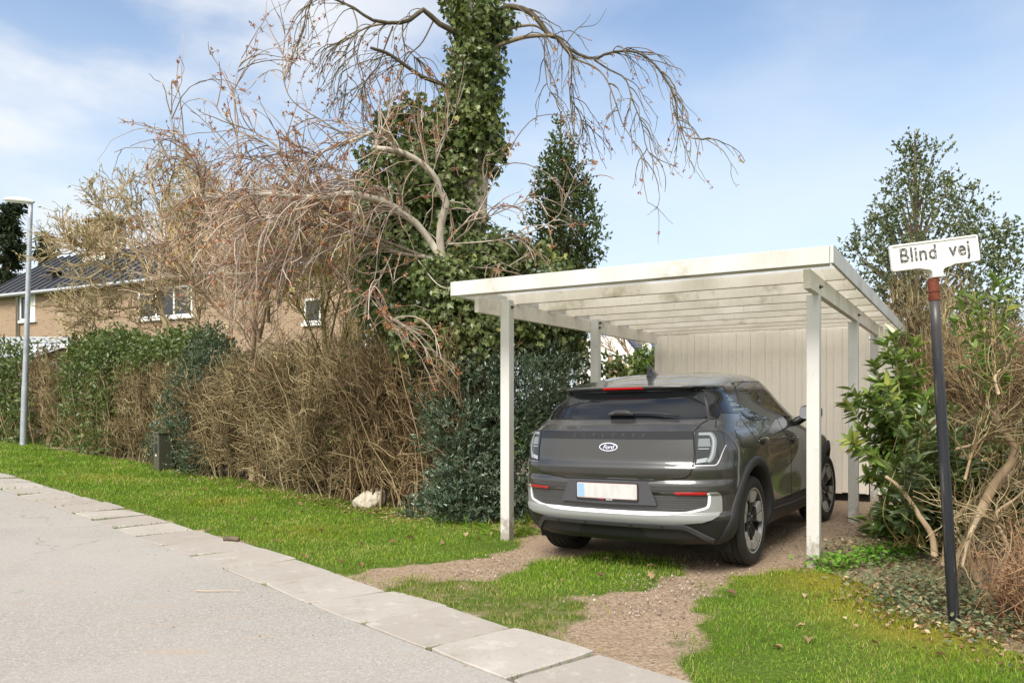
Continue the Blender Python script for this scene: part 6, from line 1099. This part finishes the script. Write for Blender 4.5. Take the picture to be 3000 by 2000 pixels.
# pebbles on the worn tracks
tr = [gp(*p) for p in ((1450, 1670), (1380, 1690), (1520, 1640), (1950, 1700), (2030, 1690), (2150, 1640), (2250, 1610), (1980, 1740), (1900, 1770), (1860, 1800), (2300, 1560), (2400, 1540), (1960, 1720), (2000, 1715))]
ic = bmesh.new(); bmesh.ops.create_icosphere(ic, subdivisions=1, radius=1); IV = np.array([v.co[:] for v in ic.verts]); IF = np.array([[v.index for v in f.verts] for f in ic.faces]); ic.free()
n = 1100; c = np.array([tr[i] for i in rng.integers(0, len(tr), n)]) + rng.normal(0, .20, (n, 2)); s = rng.uniform(.003, .010, (n, 1, 1)) * rng.uniform(.6, 1.3, (n, 1, 3)); z = gz(c[:, 0], c[:, 1]) + .004; V = IV[None] * s + np.column_stack([c, z])[:, None]; F = (np.arange(n)[:, None, None] * len(IV) + IF[None]).reshape(-1, 3)
M['pebble'] = mat('pebble', (.5, .45, .4), .85, build=lambda t, b: t.links.new(ramp(t, attr(t), [(0, (.18, .135, .10)), (.7, (.32, .25, .19)), (1, (.50, .44, .37))]), b.inputs['Base Color']) and None)
pb = MB(); pb.add(V.reshape(-1, 3), F, np.repeat(rng.random(n), len(IF))); tag(pb.build('gravel', M['pebble']), 'pale gravel pebbles scattered on the driveway tracks', 'gravel', None, 'stuff')
# fallen leaves, each its own
protos = []
for k in range(6):
    mb = MB(); leaves(mb, np.zeros((1, 3)), np.array([[1., 0, .15]]), np.array([[0, .2, 1.]]), .062, .038, ('oval', 'ivy', 'long')[k % 3], .35, .2 - .1 * (k % 2), [.15 + .15 * k]); o = mb.build('fallen_leaf', M['dead_leaf']); protos.append(o)
def dead(u, v, k, label, first=[0] * 6):
    o = protos[k]
    if first[k]: o = o.copy(); COL.objects.link(o)
    first[k] = 1; p = gp(u, v); o.location = g3(p, .035 if v < 1900 else .03); o.rotation_euler = (rng.normal(0, .3), rng.normal(0, .3), rng.random() * 6.28); s = rng.uniform(.8, 1.45); o.scale = (s, s, s); tag(o, label, 'fallen leaf', 'dry leaves fallen on the lawn')
for (lab, pts) in (('dry leaf lying on the left lawn', [(110, 1372), (190, 1345), (285, 1375), (330, 1365), (500, 1378), (570, 1420), (487, 1420), (650, 1450), (750, 1425), (770, 1430), (840, 1440), (690, 1510), (735, 1525), (790, 1538), (880, 1510), (880, 1490), (945, 1490), (1005, 1507), (1035, 1525), (1105, 1528), (1150, 1530), (930, 1560), (1000, 1600), (1050, 1600), (1155, 1593), (1180, 1598), (1230, 1562), (1195, 1583), (1370, 1580), (1405, 1582), (1440, 1575), (905, 1650), (990, 1655), (1060, 1660), (820, 1590), (640, 1478), (560, 1470), (455, 1500), (1300, 1600), (860, 1575), (710, 1470), (600, 1440)]), ('dry leaf lying on the right lawn', [(2160, 1755), (2365, 1752), (2360, 1850), (2370, 1885), (2300, 1915), (2560, 1900), (2740, 1930)]), ('dry leaf lying on the grass patch behind the car', [(1770, 1703), (1790, 1650), (1900, 1668), (1915, 1700), (1640, 1710)])):
    for j, (u, v) in enumerate(pts): dead(u + rng.normal(0, 3), v + rng.normal(0, 2), (j * 5 + j // 3) % 6, lab)
sk = gp(680, 1590); bk = MB(); bk.tube(bezsmooth([[-.09, 0, .02], [0, .01, .03], [.08, -.01, .025]], 6), np.linspace(.027, .023, 6), 8); o = bk.build('wood_chunk', M['dark_bark'], None, True); o.location = g3(sk, .015); o.rotation_euler = (0, 0, -.3); tag(o, 'short dark piece of wood on the slab edge', 'wood piece')
tw_ = MB(); tw_.tube(bezsmooth([[-.16, .02, .008], [-.05, 0, .008], [.06, .012, .01], [.18, .0, .008]], 10), np.linspace(.004, .002, 10), 5); o = tw_.build('fallen_twig', M['twig_pink'], None, True); o.location = g3(gp(635, 1740), .016); tag(o, 'thin dry twig lying on the grey road', 'twig')

# grit and bits blown on to the road edge
n = 420; i = rng.integers(0, len(ROADE), n); f = rng.random(n); i = np.minimum(i, len(ROADE) - 2); c = ROADE[i] * (1 - f[:, None]) + ROADE[i + 1] * f[:, None] - kn[i] * (np.abs(rng.normal(0, .35, n)) + .01)[:, None]; c = c[c[:, 1] < 14]; n = len(c); s = rng.uniform(.002, .006, (n, 1, 1)) * rng.uniform(.6, 1.4, (n, 1, 3)); V = IV[None] * s + np.column_stack([c, gz(c[:, 0], c[:, 1]) + .014])[:, None]; F = (np.arange(n)[:, None, None] * len(IV) + IF[None]).reshape(-1, 3)
pb = MB(); pb.add(V.reshape(-1, 3), F, np.repeat(rng.random(n) * .7, len(IF))); tag(pb.build('grit', M['pebble']), 'loose grit along the road edge beside the slabs', 'grit', None, 'stuff')
